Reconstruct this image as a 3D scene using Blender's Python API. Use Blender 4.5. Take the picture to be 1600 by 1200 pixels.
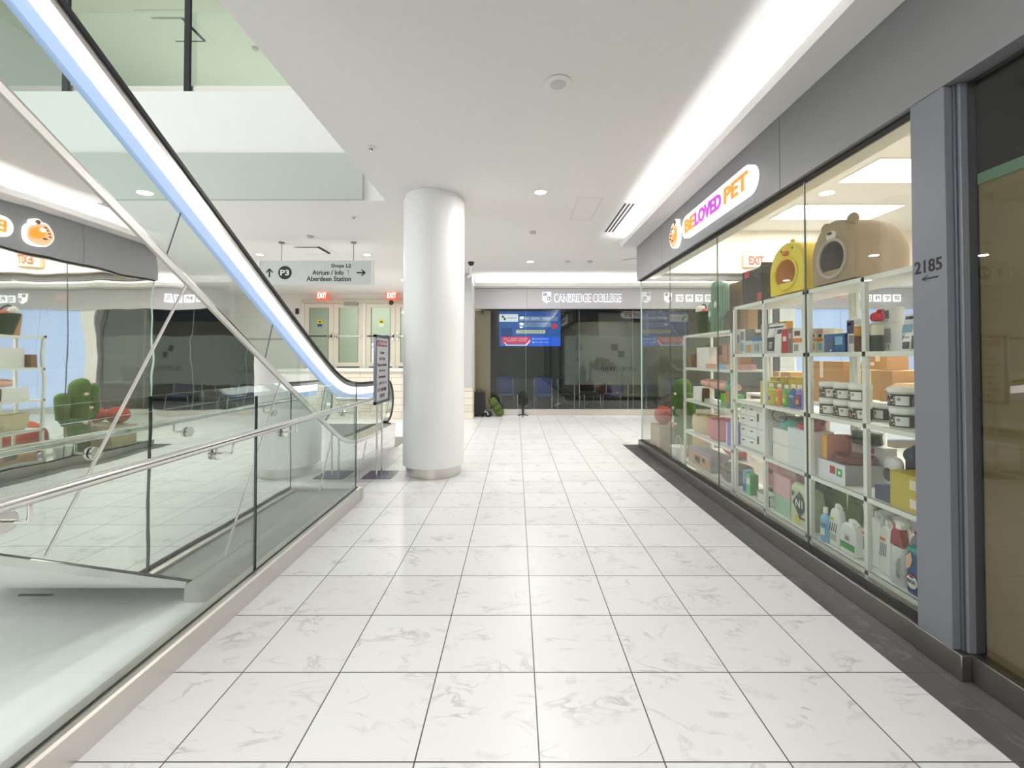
import bpy, math, random
from mathutils import Vector, Matrix
random.seed(7)
sc = bpy.context.scene
for o in list(bpy.data.objects): bpy.data.objects.remove(o)

# ------------------------------------------------------------------ camera, world, exposure
F = 684.5; PX = 806.5; PY = 547.9; EYE = 1.4545; TH = 0.017
cam = bpy.data.objects.new('camera', bpy.data.cameras.new('camera'))
sc.collection.objects.link(cam); sc.camera = cam
cam.location = (0, 0, EYE); cam.rotation_euler = (math.pi/2 + TH, 0, 0)
cam.data.sensor_fit = 'HORIZONTAL'; cam.data.sensor_width = 36
cam.data.lens = F/1600*36
cam.data.shift_x = (800-PX)/1600; cam.data.shift_y = (PY-600)/1600
cam.data.clip_start = 0.02; cam.data.clip_end = 200

w = bpy.data.worlds.new('World'); sc.world = w; w.use_nodes = True
w.node_tree.nodes['Background'].inputs[0].default_value = (0.93, 1.0, 0.97, 1)
w.node_tree.nodes['Background'].inputs[1].default_value = 1.1
vs_ = sc.view_settings
vs_.view_transform = 'Standard'; vs_.look = 'None'; vs_.gamma = 1; vs_.use_curve_mapping = False
vs_.exposure = 0.33
sc.cycles.use_denoising = True
sc.cycles.max_bounces = 14; sc.cycles.diffuse_bounces = 5; sc.cycles.glossy_bounces = 6
sc.cycles.transparent_max_bounces = 32
sc.cycles.sample_clamp_indirect = 6; sc.cycles.caustics_reflective = False; sc.cycles.caustics_refractive = False
sc.cycles.blur_glossy = 0.5

def area(name, loc, sx, sy, power, col=(1, .97, .92), direction=(0, 0, -1), spread=math.pi):
    l = bpy.data.lights.new(name, 'AREA'); l.shape = 'RECTANGLE'; l.size = sx; l.size_y = sy
    l.energy = power; l.color = col; l.spread = spread
    o = bpy.data.objects.new(name, l); sc.collection.objects.link(o); o.location = loc
    o.rotation_euler = Vector(direction).to_track_quat('-Z', 'Y').to_euler()
    return o
# cove strips (the LED lines behind the ceiling lips) and the shop's ceiling panels
area('cove_light_shop', (1.87, 0.7, 3.335), .03, 13.0, 130, (.99, .985, 1), (0, 0, 1))
area('cove_light_college', (4.9, 11.06, 3.30), 12.2, .03, 105, (1, .98, .96), (0, 0, 1))
for (px_, py_) in ((4.45, 3.35), (4.45, 4.74), (4.45, 6.09)):
    area('panel_light', (px_, py_, 3.47), 1.3, .58, 52, (1, .97, .91))

area('upper_hall_fill', (-5, 9.5, 5.15), 5, 3, 30, (1, 1, .97), (0, 0, 1))  # added fill that brightens the upper ceiling

area('hall_fill', (-8.95, .8, 1.5), 3.2, 1.8, 150, (1, 1, 1), (1, 0, 0))  # added fill from the left, lifts the shade beneath the escalator
area('atrium_fill', (-6.2, -.5, 4.3), 2.5, 3, 60, (.95, 1, .98))  # added fill over the atrium, brightens the white deck

# ------------------------------------------------------------------ materials
def nt(m): return m.node_tree.nodes, m.node_tree.links
MATS = {}
def mat(name, col, rough=.5, metal=0, emit=0, ecol=None, spec=.5, alpha=None, coat=0, bump=None):
    if name in MATS: return MATS[name]
    m = bpy.data.materials.new(name); m.use_nodes = True; MATS[name] = m
    N, L = nt(m); b = N['Principled BSDF']
    b.inputs['Base Color'].default_value = (*col, 1); b.inputs['Roughness'].default_value = rough
    b.inputs['Metallic'].default_value = metal; b.inputs['Specular IOR Level'].default_value = spec
    b.inputs['Coat Weight'].default_value = coat
    if emit:
        b.inputs['Emission Color'].default_value = (*(ecol or col), 1); b.inputs['Emission Strength'].default_value = emit
    # a light procedural mottling so that no surface is perfectly flat
    tc = N.new('ShaderNodeTexCoord'); no = N.new('ShaderNodeTexNoise'); no.inputs['Scale'].default_value = 14
    no.inputs['Detail'].default_value = 4
    L.new(tc.outputs['Object'], no.inputs['Vector'])
    mx = N.new('ShaderNodeMix'); mx.data_type = 'RGBA'; mx.blend_type = 'MULTIPLY'; mx.inputs[0].default_value = .05
    mx.inputs[6].default_value = (*col, 1); L.new(no.outputs['Fac'], mx.inputs[7]); L.new(mx.outputs[2], b.inputs['Base Color'])
    if bump:
        bp = N.new('ShaderNodeBump'); bp.inputs['Distance'].default_value = bump[1]; n2 = N.new('ShaderNodeTexNoise')
        n2.inputs['Scale'].default_value = bump[0]; n2.inputs['Detail'].default_value = 3
        L.new(tc.outputs['Object'], n2.inputs['Vector']); L.new(n2.outputs['Fac'], bp.inputs['Height']); L.new(bp.outputs[0], b.inputs['Normal'])
    return m
def C(r, g, b):  # sRGB 0-255 -> linear
    return tuple(((x/255)/12.92 if x/255 <= .04045 else ((x/255+.055)/1.055)**2.4) for x in (r, g, b))
def cm(name, r, g, b, rough=.5, **k): return mat(name, C(r, g, b), rough, **k)
def glass(name, tint, f0=.045, gain=1.0, rough=0.0, bump=0):
    m = bpy.data.materials.new(name); m.use_nodes = True; MATS[name] = m
    N, L = nt(m); N.clear()
    out = N.new('ShaderNodeOutputMaterial'); tr = N.new('ShaderNodeBsdfTransparent'); gl = N.new('ShaderNodeBsdfGlossy')
    tr.inputs[0].default_value = (*tint, 1); gl.inputs['Roughness'].default_value = rough
    lw = N.new('ShaderNodeLayerWeight'); lw.inputs[0].default_value = .5
    p = N.new('ShaderNodeMath'); p.operation = 'POWER'; p.inputs[1].default_value = 5
    ma = N.new('ShaderNodeMath'); ma.operation = 'MULTIPLY_ADD'; ma.inputs[1].default_value = (1-f0)*gain; ma.inputs[2].default_value = f0*gain
    mx = N.new('ShaderNodeMixShader')
    L.new(lw.outputs['Facing'], p.inputs[0]); L.new(p.outputs[0], ma.inputs[0]); L.new(ma.outputs[0], mx.inputs[0])
    L.new(tr.outputs[0], mx.inputs[1]); L.new(gl.outputs[0], mx.inputs[2]); L.new(mx.outputs[0], out.inputs[0])
    if bump:
        tc = N.new('ShaderNodeTexCoord'); n2 = N.new('ShaderNodeTexNoise'); n2.inputs['Scale'].default_value = 2.2; n2.inputs['Detail'].default_value = 1
        bp = N.new('ShaderNodeBump'); bp.inputs['Distance'].default_value = bump
        L.new(tc.outputs['Object'], n2.inputs['Vector']); L.new(n2.outputs['Fac'], bp.inputs['Height']); L.new(bp.outputs[0], gl.inputs['Normal'])
    return m

white = mat('white_paint', (.80, .79, .775), .6)
cream = mat('cream_paint', (.78, .745, .67), .6)
ceilm = mat('ceiling_paint', (.80, .785, .765), .7)
upm = mat('upper_ceiling_paint', (.66, .72, .57), .7)
gfas = mat('fascia_grey_paint', C(128, 128, 131), .45)
gfas2 = mat('college_fascia_paint', C(190, 188, 193), .45)
gpil = mat('pillar_grey_metal', C(118, 121, 129), .38)
gdk = mat('pillar_dark_metal', C(84, 86, 96), .35)
stl = mat('brushed_steel', (.70, .665, .63), .32, 1.0)
stl2 = mat('polished_steel', (.80, .79, .77), .14, 1.0)
stld = mat('dark_steel', (.30, .285, .265), .34, 1.0)
blk = mat('black_rubber', (.012, .013, .015), .4)
blkm = mat('black_matt', (.02, .02, .022), .7)
darkm = mat('dark_interior', (.035, .038, .04), .8)
shelfm = mat('shelf_white', (.74, .77, .73), .4)
g_rail = glass('rail_glass', (.96, .985, .972), .05)
g_edge = mat('glass_edge_green', (.02, .06, .055), .15); g_seam = mat('glass_seam', (.10, .11, .10), .3)
g_edgel = mat('glass_edge_pale', (.45, .62, .56), .15)
g_esc = glass('balustrade_glass', (.93, .97, .95), .06, bump=.0006)
g_shop = glass('shop_glass', (.955, .965, .94), .035)
g_col = glass('college_glass', (.78, .82, .81), .05)
g_dark = glass('dark_bay_glass', (.8, .8, .78), .05)
led = mat('led_white', (1, 1, 1), .5, emit=3.2, ecol=(1, 1, 1))
glow_b = mat('blue_glass_glow', C(130, 150, 180), .5, emit=.52, ecol=C(182, 207, 245))  # blue glow in the glass, painted as an emissive colour
panel = mat('light_panel', (1, 1, 1), .5, emit=4, ecol=(1, .98, .95))
lamp = mat('lamp_disc', (1, 1, 1), .5, emit=14, ecol=(1, .98, .94))

# marble floor tiles
def floor_mat(name, c1, c2, mortar, msize, vein, rough=.28, ox=0, oy=0, tw=.45, tex=1.0):
    m = bpy.data.materials.new(name); m.use_nodes = True; N, L = nt(m); b = N['Principled BSDF']
    tc = N.new('ShaderNodeTexCoord'); mp = N.new('ShaderNodeMapping'); mp.inputs['Location'].default_value = (-ox, -oy, 0)
    L.new(tc.outputs['Object'], mp.inputs[0])
    br = N.new('ShaderNodeTexBrick'); br.offset = 0; br.squash = 1
    br.inputs['Scale'].default_value = 1; br.inputs['Brick Width'].default_value = tw; br.inputs['Row Height'].default_value = tw
    br.inputs['Mortar Size'].default_value = msize; br.inputs['Mortar Smooth'].default_value = .1; br.inputs['Bias'].default_value = -.6
    br.inputs['Color1'].default_value = (*c1, 1); br.inputs['Color2'].default_value = (*c2, 1); br.inputs['Mortar'].default_value = (*mortar, 1)
    L.new(mp.outputs[0], br.inputs['Vector'])
    # veins: thin ridges of a distorted noise, shifted from tile to tile
    n0 = N.new('ShaderNodeTexNoise'); n0.inputs['Scale'].default_value = 2.2; n0.inputs['Detail'].default_value = 6; n0.inputs['Distortion'].default_value = 1.1
    mv = N.new('ShaderNodeMapping'); mv.inputs['Rotation'].default_value = (0, 0, .6); mv.inputs['Scale'].default_value = (1.6, 3.4, 1)
    fl = N.new('ShaderNodeVectorMath'); fl.operation = 'SNAP'; fl.inputs[1].default_value = (tw, tw, 1)
    L.new(mp.outputs[0], fl.inputs[0])
    ad = N.new('ShaderNodeVectorMath'); ad.operation = 'MULTIPLY_ADD'; ad.inputs[1].default_value = (3.7, 5.3, 0)
    L.new(fl.outputs[0], ad.inputs[0]); L.new(tc.outputs['Object'], ad.inputs[2]); L.new(ad.outputs[0], mv.inputs[0]); L.new(mv.outputs[0], n0.inputs['Vector'])
    r1 = N.new('ShaderNodeValToRGB'); e = r1.color_ramp.elements
    e[0].position = .465; e[0].color = (0, 0, 0, 1); e[1].position = .545; e[1].color = (0, 0, 0, 1)
    k = r1.color_ramp.elements.new(.502); k.color = (1, 1, 1, 1)
    L.new(n0.outputs['Fac'], r1.inputs[0])
    n1 = N.new('ShaderNodeTexNoise'); n1.inputs['Scale'].default_value = 5; n1.inputs['Detail'].default_value = 5
    L.new(ad.outputs[0], n1.inputs['Vector'])
    r2 = N.new('ShaderNodeValToRGB'); r2.color_ramp.elements[0].position = .47; r2.color_ramp.elements[1].position = .68
    L.new(n1.outputs['Fac'], r2.inputs[0])
    mu = N.new('ShaderNodeMath'); mu.operation = 'MULTIPLY'; L.new(r1.outputs[0], mu.inputs[0]); L.new(r2.outputs[0], mu.inputs[1])
    m2 = N.new('ShaderNodeMath'); m2.operation = 'MULTIPLY'; m2.inputs[1].default_value = .52*tex; L.new(mu.outputs[0], m2.inputs[0])
    mx = N.new('ShaderNodeMix'); mx.data_type = 'RGBA'; mx.inputs[7].default_value = (*vein, 1)
    L.new(m2.outputs[0], mx.inputs[0]); L.new(br.outputs['Color'], mx.inputs[6]); L.new(mx.outputs[2], b.inputs['Base Color'])
    b.inputs['Roughness'].default_value = rough; b.inputs['Specular IOR Level'].default_value = .35
    return m
tile_m = floor_mat('marble_tiles', C(223, 223, 223), C(205, 203, 200), C(70, 66, 60), .0028, C(138, 136, 134), ox=.084, oy=2.053, rough=.33)
dark_m = floor_mat('dark_stone_border', C(92, 90, 90), C(86, 84, 85), C(70, 68, 68), .002, C(190, 190, 190), rough=.22, ox=1.79-.3, oy=2.053, tex=.3)
shopf_m = floor_mat('shop_floor_vinyl', C(214, 210, 200), C(205, 200, 190), C(150, 145, 135), .002, C(180, 176, 168), tw=.6, rough=.3)

def brick_mat(name, c1, c2, mo, bw, rh, ms, axis='xz'):
    m = bpy.data.materials.new(name); m.use_nodes = True; N, L = nt(m); b = N['Principled BSDF']
    tc = N.new('ShaderNodeTexCoord'); sp = N.new('ShaderNodeSeparateXYZ'); cb = N.new('ShaderNodeCombineXYZ')
    L.new(tc.outputs['Object'], sp.inputs[0]); L.new(sp.outputs[0 if axis[0] == 'x' else 1], cb.inputs[0]); L.new(sp.outputs[2], cb.inputs[1])
    br = N.new('ShaderNodeTexBrick'); br.inputs['Scale'].default_value = 1; br.inputs['Brick Width'].default_value = bw; br.inputs['Row Height'].default_value = rh
    br.inputs['Mortar Size'].default_value = ms; br.inputs['Color1'].default_value = (*c1, 1); br.inputs['Color2'].default_value = (*c2, 1); br.inputs['Mortar'].default_value = (*mo, 1)
    L.new(cb.outputs[0], br.inputs['Vector']); L.new(br.outputs['Color'], b.inputs['Base Color']); b.inputs['Roughness'].default_value = .6
    return m
brick_m = brick_mat('cream_stone_blocks', C(228, 220, 205), C(215, 206, 190), C(165, 155, 140), .50, .165, .006)

# mirror-polished escalator cladding with a faint waviness and scuffs
mir = bpy.data.materials.new('mirror_steel'); mir.use_nodes = True
N, L = nt(mir); b = N['Principled BSDF']; b.inputs['Metallic'].default_value = 1
b.inputs['Base Color'].default_value = (.90, .91, .89, 1); b.inputs['Roughness'].default_value = .015
tc = N.new('ShaderNodeTexCoord'); n2 = N.new('ShaderNodeTexNoise'); n2.inputs['Scale'].default_value = 2.6; n2.inputs['Detail'].default_value = 1.5
bp = N.new('ShaderNodeBump'); bp.inputs['Distance'].default_value = .0016
L.new(tc.outputs['Object'], n2.inputs['Vector']); L.new(n2.outputs['Fac'], bp.inputs['Height']); L.new(bp.outputs[0], b.inputs['Normal'])

def film_mat(name, col, op):
    m = bpy.data.materials.new(name); m.use_nodes = True; N, L = nt(m); b = N['Principled BSDF']
    b.inputs['Base Color'].default_value = (*col, 1); b.inputs['Roughness'].default_value = .5
    tr = N.new('ShaderNodeBsdfTransparent'); mx = N.new('ShaderNodeMixShader'); mx.inputs[0].default_value = op
    L.new(tr.outputs[0], mx.inputs[1]); L.new(b.outputs[0], mx.inputs[2]); L.new(mx.outputs[0], N['Material Output'].inputs[0])
    return m
frost = film_mat('frosted_film', (.20, .215, .205), .72)
clearp = film_mat('clear_plastic', (.7, .75, .75), .35)

# ------------------------------------------------------------------ mesh builder
class MB:
    def __init__(s): s.v = []; s.f = []; s.m = []; s.mats = []
    def add(s, vs, fs, m, M=None):
        if m not in s.mats: s.mats.append(m)
        i = s.mats.index(m); k = len(s.v)
        s.v += [tuple(M @ Vector(p)) if M else tuple(p) for p in vs]
        for f in fs: s.f.append([a+k for a in f]); s.m.append(i)
        return s
    def box(s, x0, x1, y0, y1, z0, z1, m, M=None):
        x0, x1 = sorted((x0, x1)); y0, y1 = sorted((y0, y1)); z0, z1 = sorted((z0, z1))
        v = [(x0, y0, z0), (x1, y0, z0), (x1, y1, z0), (x0, y1, z0), (x0, y0, z1), (x1, y0, z1), (x1, y1, z1), (x0, y1, z1)]
        return s.add(v, [(0, 3, 2, 1), (4, 5, 6, 7), (0, 1, 5, 4), (2, 3, 7, 6), (1, 2, 6, 5), (3, 0, 4, 7)], m, M)
    def prism(s, poly, a0, a1, m, axis='x', M=None):
        def P(p, a): return (a, p[0], p[1]) if axis == 'x' else ((p[0], a, p[1]) if axis == 'y' else (p[0], p[1], a))
        n = len(poly); v = [P(p, a0) for p in poly]+[P(p, a1) for p in poly]
        f = [list(range(n))[::-1], list(range(n, 2*n))]+[(i, (i+1) % n, (i+1) % n+n, i+n) for i in range(n)]
        return s.add(v, f, m, M)
    def lathe(s, prof, c, m, n=24, sx=1, sy=1, M=None):
        v = []; f = []
        for r, z in prof:
            for i in range(n):
                a = 2*math.pi*i/n; v.append((c[0]+r*math.cos(a)*sx, c[1]+r*math.sin(a)*sy, c[2]+z))
        for j in range(len(prof)-1):
            for i in range(n): f.append((j*n+i, j*n+(i+1) % n, (j+1)*n+(i+1) % n, (j+1)*n+i))
        if prof[0][0] > 1e-4: f.append(list(range(n))[::-1])
        if prof[-1][0] > 1e-4: f.append([(len(prof)-1)*n+i for i in range(n)])
        return s.add(v, f, m, M)
    def ell(s, c, r, m, n=20, k=12, M=None, pw=1.0):
        pr = []
        for j in range(k+1):
            a = -math.pi/2+math.pi*j/k; cc = max(math.cos(a), 0)**pw; ss = math.copysign(abs(math.sin(a))**pw, math.sin(a))
            pr.append((max(cc, 1e-5), ss*r[2]))
        return s.lathe(pr, c, m, n, r[0], r[1], M)
    def tube(s, pts, r, m, n=8, closed=False, M=None):
        pts = [Vector(p) for p in pts]; v = []; f = []; K = len(pts)
        up = Vector((0, 0, 1)); prev = None
        for i, p in enumerate(pts):
            if closed: t = (pts[(i+1) % K]-pts[i-1]).normalized()
            else: t = ((pts[min(i+1, K-1)]-p).normalized()+(p-pts[max(i-1, 0)]).normalized()).normalized()
            if prev is None: a = t.cross(up if abs(t.z) < .9 else Vector((1, 0, 0))).normalized()
            else: a = (prev-t*prev.dot(t)).normalized()
            prev = a; bb = t.cross(a); rr = r[i] if isinstance(r, (list, tuple)) else r
            for j in range(n):
                q = 2*math.pi*j/n; v.append(tuple(p+(a*math.cos(q)+bb*math.sin(q))*rr))
        for i in range(K if closed else K-1):
            for j in range(n): f.append((i*n+j, i*n+(j+1) % n, ((i+1) % K)*n+(j+1) % n, ((i+1) % K)*n+j))
        if not closed: f += [list(range(n))[::-1], [(K-1)*n+j for j in range(n)]]
        return s.add(v, f, m, M)
    def band(s, path, o0, o1, x0, x1, m):   # path in (y,z); a strip between two normal offsets
        n = len(path); v = []
        for i, (y, z) in enumerate(path):
            a = path[max(i-1, 0)]; c = path[min(i+1, n-1)]; ty, tz = c[0]-a[0], c[1]-a[1]; l = math.hypot(ty, tz) or 1
            ny, nz = -tz/l, ty/l
            for x in (x0, x1):
                for o in (o0, o1): v.append((x, y+ny*o, z+nz*o))
        f = []
        for i in range(n-1):
            k = 4*i
            f += [(k, k+1, k+5, k+4), (k+2, k+6, k+7, k+3), (k, k+4, k+6, k+2), (k+1, k+3, k+7, k+5)]
        f += [(0, 2, 3, 1), (4*n-4, 4*n-3, 4*n-1, 4*n-2)]
        return s.add(v, f, m)
    def build(s, name, parent=None, bevel=0, seg=2, sharp=35, label=None, sub=0):
        me = bpy.data.meshes.new(name); me.from_pydata(s.v, [], s.f)
        for m in s.mats: me.materials.append(m)
        me.polygons.foreach_set('material_index', s.m); me.validate(); me.update()
        import bmesh
        bm = bmesh.new(); bm.from_mesh(me); bmesh.ops.recalc_face_normals(bm, faces=bm.faces); bm.to_mesh(me); bm.free()
        me.polygons.foreach_set('use_smooth', [True]*len(me.polygons)); me.set_sharp_from_angle(angle=math.radians(sharp))
        o = bpy.data.objects.new(name, me); sc.collection.objects.link(o)
        if parent: o.parent = parent
        if bevel:
            b = o.modifiers.new('bevel', 'BEVEL'); b.width = bevel; b.segments = seg; b.limit_method = 'ANGLE'; b.angle_limit = math.radians(40)
        if label: o['label'] = label
        return o
def thing(name, label, cat, loc=(0, 0, 0), rz=0, group=None, kind=None):
    o = bpy.data.objects.new(name, None); sc.collection.objects.link(o); o.location = loc; o.rotation_euler = (0, 0, rz)
    o.empty_display_size = .1
    if kind: o['kind'] = kind
    if label: o['label'] = label
    if cat: o['category'] = cat
    if group: o['group'] = group
    return o
def tag(o, label, cat, group=None, loc=None, rz=0):
    o['label'] = label; o['category'] = cat
    if group: o['group'] = group
    if loc: o.location = loc; o.rotation_euler = (0, 0, rz)
    return o
def struct(o): o['kind'] = 'structure'; return o
def copy_tree(o, parent=None):
    c = o.copy(); sc.collection.objects.link(c)
    if parent is not None: c.parent = parent; c.matrix_parent_inverse = o.matrix_parent_inverse
    for ch in [q for q in bpy.data.objects if q.parent == o]: copy_tree(ch, c)
    return c
FACE = {'-y': ((1, 0, 0), (0, -1, 0)), '-x': ((0, -1, 0), (-1, 0, 0)), '+x': ((0, 1, 0), (1, 0, 0)), '+y': ((-1, 0, 0), (0, 1, 0))}
def text(mb, s, org, wd, ht, m, face='-y', depth=.004, bold=0, keep=False, tilt=0):
    """letters fitted into a wd x ht box whose lower-left corner (as read) is org"""
    cu = bpy.data.curves.new('t', 'FONT'); cu.body = s; cu.size = 1; cu.extrude = .5; cu.offset = bold; cu.resolution_u = 3
    ob = bpy.data.objects.new('t', cu); sc.collection.objects.link(ob)
    dg = bpy.context.evaluated_depsgraph_get(); me = bpy.data.meshes.new_from_object(ob.evaluated_get(dg))
    if not len(me.vertices): bpy.data.objects.remove(ob); return
    xs = [v.co.x for v in me.vertices]; ys = [v.co.y for v in me.vertices]; x0, x1, y0, y1 = min(xs), max(xs), min(ys), max(ys)
    r, n = (Vector(q) for q in FACE[face]); u = Vector((0, 0, 1)); O = Vector(org)
    vs = [tuple(O+r*((v.co.x-x0)/(x1-x0)*wd)+u*((v.co.y-y0)/(y1-y0)*ht)+n*((v.co.z+.5)*depth)) for v in me.vertices]
    mb.add(vs, [list(p.vertices) for p in me.polygons], m)
    bpy.data.objects.remove(ob); bpy.data.meshes.remove(me)
def yy(px, X, z=EYE):      # where a sight line at picture column px meets the plane x = X at height z
    return (X/((px-PX)/F)-(z-EYE)*math.sin(TH))/math.cos(TH)
# ================================================================== THE SETTING
def sbx(name, *boxes):
    mb = MB()
    for q in boxes: mb.box(*q)
    return struct(mb.build(name))
YB = -9.0
sbx('floor', (-9, 1.79, 4.56, 10.54, -.1, 0, tile_m), (-1.70, 1.79, YB, 4.56, -.1, 0, tile_m), (1.79, 12, 7.40, 11.2, -.1, 0, tile_m), (-1.07, 1.79, 10.54, 11.2, -.1, 0, tile_m))
sbx('floor_border', (1.79, 2.06, YB, 7.40, -.1, 0, dark_m), (2.06, 12, 7.22, 7.40, -.1, 0, dark_m))
sbx('floor_shop', (2.06, 9, YB, 7.22, -.12, -.001, shopf_m))
pit_m = mat('white_gloss_deck', (.86, .88, .87), .12)
sbx('floor_deck', (-9, -1.70, YB, 2.63, -.1, 0, pit_m))
sbx('floor_strip', (-1.975, -1.70, 2.63, 4.56, -.1, .10, mat('grey_screed', C(176, 176, 170), .55)), (-9, -1.975, 2.63, 4.56, -.1, 0, white))
mb = MB(); mb.box(-2.95, -2.75, 2.618, 2.63, .045, .052, blkm); struct(mb.build('trim_6'))
# ceiling slab with the atrium opening over the escalator
sbx('ceiling', (-1.70, 2.0, YB, 10.86, 3.5, 4.1, ceilm), (-9, -1.70, 5.66, 14, 3.5, 4.1, ceilm), (2.0, 12, 7.26, 10.86, 3.5, 4.1, ceilm), (-1.70, 12, 10.86, 11.6, 3.5, 4.1, ceilm), (-1.7, -1.0, 11.6, 14, 3.5, 4.1, ceilm))
sbx('ceiling_shop', (2.0, 9, YB, 7.26, 3.5, 3.6, ceilm))
# slab edge and upstand on the far side of the opening, upper level behind it
sbx('wall_slab_edge', (-9, -1.98, 5.60, 5.66, 3.5, 4.1, mat('slab_edge_paint', (.50, .53, .49), .7)))
sbx('wall_upstand', (-9, -1.70, 5.68, 5.85, 4.1, 4.95, white), (-1.70, -1.5, YB, 5.85, 4.1, 4.95, white))
sbx('floor_upper', (-9, -1.5, 5.85, 14, 4.101, 4.2, tile_m), (-1.5, 3, YB, 14, 4.101, 4.2, white))
sbx('ceiling_upper', (-9, 4, 5.9, 14, 7.4, 7.6, upm))
sbx('wall_upper', (-9, 4, 13.6, 14, 4.2, 7.4, upm), (-.8, -.7, YB, 13.6, 4.2, 7.4, white))
t = thing('upper_guard', 'clear glass guard with a dark post and its painted reflection on the white upper floor edge', 'guard rail', (0, 5.76, 4.951))
MB().box(-8.98, -1.72, -.008, .008, .10, 1.10, g_rail).build('glass_panel', t)
MB().box(-8.98, -1.72, -.03, .03, 0, .10, stl).build('base_shoe', t)
for x in (-4.33, -5.93): MB().box(x-.035, x+.035, -.07, -.03, 0.001, 2.3, blkm).build('post', t)  # the second post models a reflection of the first
# left wall, back wall behind the doors, wall behind the camera
sbx('wall_left', (-9.2, -9, YB, 14, -.1, 7.6, white))
sbx('wall_rear', (-9, 9, YB-.2, YB, -.1, 7.6, white))
sbx('wall_stair', (-9, -4.98, 10.54, 10.64, 0, 1.12, white))
sbx('wall_blocks', (-4.98, -2.2, 10.54, 10.9, 0, 1.12, brick_m), (-2.2, -1.04, 10.50, 10.9, 0, .74, brick_m))
sbx('trim_1', (-9, -2.2, 10.50, 10.66, 1.12, 1.15, mat('landing_edge', C(205, 196, 178), .5)))
sbx('floor_landing', (-9, -2.2, 10.66, 14.0, 1.0, 1.149, tile_m))
sbx('wall_corner', (-2.2, -1.08, 10.54, 11.6, .74, 3.5, mat('corner_grey', C(190, 190, 190), .5)), (-2.2, -2.0, 11.6, 14, 0, 3.5, white), (-1.08, -1.06, 10.6, 11.2, 0, 3.25, white))
sbx('wall_back', (-9, -6.84, 14, 14.2, 1.149, 3.5, cream), (-6.84, -2.0, 14, 14.2, 3.30, 3.5, cream), (-9, -2.0, 14, 14.2, 0, 1.0, cream))
sbx('wall_back_room', (-9, -2, 17, 17.1, 1.0, 4, mat('stairwell_paint', (.72, .77, .69), .6)), (-9, -8.9, 14.2, 17, 1, 4, white), (-2.1, -2, 14.2, 17, 1, 4, white), (-9, -2, 14.2, 17, 4, 4.1, white), (-9, -2, 14.2, 17, 1.0, 1.149, white))
area('stairwell_light', (-5, 15.8, 3.9), 3, .6, 50)
area('college_entry_light', (-.4, 12.2, 3.1), .5, .5, 14)
sbx('trim_2', (-6.84, -6.77, 13.94, 14.1, 1.149, 3.30, cream), (-4.88, -4.80, 13.94, 14.1, 1.149, 3.30, cream), (-2.86, -2.78, 13.94, 14.1, 1.149, 3.30, cream),
    (-6.84, -2.78, 13.92, 14.1, 3.20, 3.32, mat('door_header', C(200, 193, 176), .5)))

# doors at the back, two pairs up on the landing
dm = mat('door_paint', C(214, 208, 190), .45); dgl = glass('door_glass', (.80, .86, .80), .06)
def make_door(n, x0, hinge_left, sticker):
    wd = .93; t = thing('door_%d' % n, None, None, (x0, 14.0, 1.155), kind='structure')
    m = MB(); H = 2.04
    m.box(0, .16, -.03, .03, 0, H, dm); m.box(wd-.16, wd, -.03, .03, 0, H, dm); m.box(.16, wd-.16, -.03, .03, 0, .16, dm); m.box(.16, wd-.16, -.03, .03, H-.13, H, dm)
    m.build('door_leaf', t)
    g = MB(); g.box(.16, wd-.16, -.006, .006, .16, H-.13, dgl)
    for a in ((.155, .165), (wd-.165, wd-.155)): g.box(a[0], a[1], -.034, -.03, .16, H-.13, blkm)
    g.build('door_pane', t)
    p = MB(); p.box(.05, wd-.05, -.09, -.06, .98, 1.02, blk if n % 2 else stl); p.box(.04, .09, -.06, -.03, .96, 1.04, stl); p.box(wd-.09, wd-.04, -.06, -.03, .96, 1.04, stl)
    p.build('push_bar', t)
    hx = wd-.07 if hinge_left else .07
    h = MB(); h.box(hx-.03, hx+.03, -.06, -.03, .86, 1.12, stl); h.tube([(hx, -.06, 1.0), (hx, -.12, 1.0), (hx+(-.1 if hinge_left else .1), -.12, 1.0)], .011, stl); h.build('door_handle', t)
    k = MB(); k.box(.1, wd-.1, -.034, -.03, -.004, .03, blk); k.build('sweep', t)
    if sticker:
        s = MB(); s.lathe([(.085, 0), (.085, .003)], (0, 0, 0), mat('sticker_yellow', C(214, 205, 40), .5), 24, M=Matrix.Translation((wd*.52, -.012, 1.45)) @ Matrix.Rotation(math.pi/2, 4, 'X'))
        s.box(wd*.52-.07, wd*.52+.07, -.016, -.008, 1.30, 1.40, mat('sticker_base%d' % n, C(70, 80, 110) if n == 1 else C(225, 225, 215), .5))
        s.box(wd*.52-.04, wd*.52+.04, -.019, -.014, 1.44, 1.48, blkm); s.build('sticker', t)
    else:
        s = MB(); s.box(.35, .78, -.11, -.03, H-.06, H+.04, mat('closer_grey', C(150, 148, 140), .4)); s.build('door_closer', t)
make_door(1, -6.76, True, True); make_door(2, -5.82, False, False); make_door(3, -4.79, True, True); make_door(4, -3.85, False, False)
ex_red = mat('exit_red', C(235, 70, 50), .5, emit=.9, ecol=C(245, 85, 60)); ex_w = mat('exit_letter', (1, .8, .7), .5, emit=1.6, ecol=C(255, 205, 190))
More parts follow.
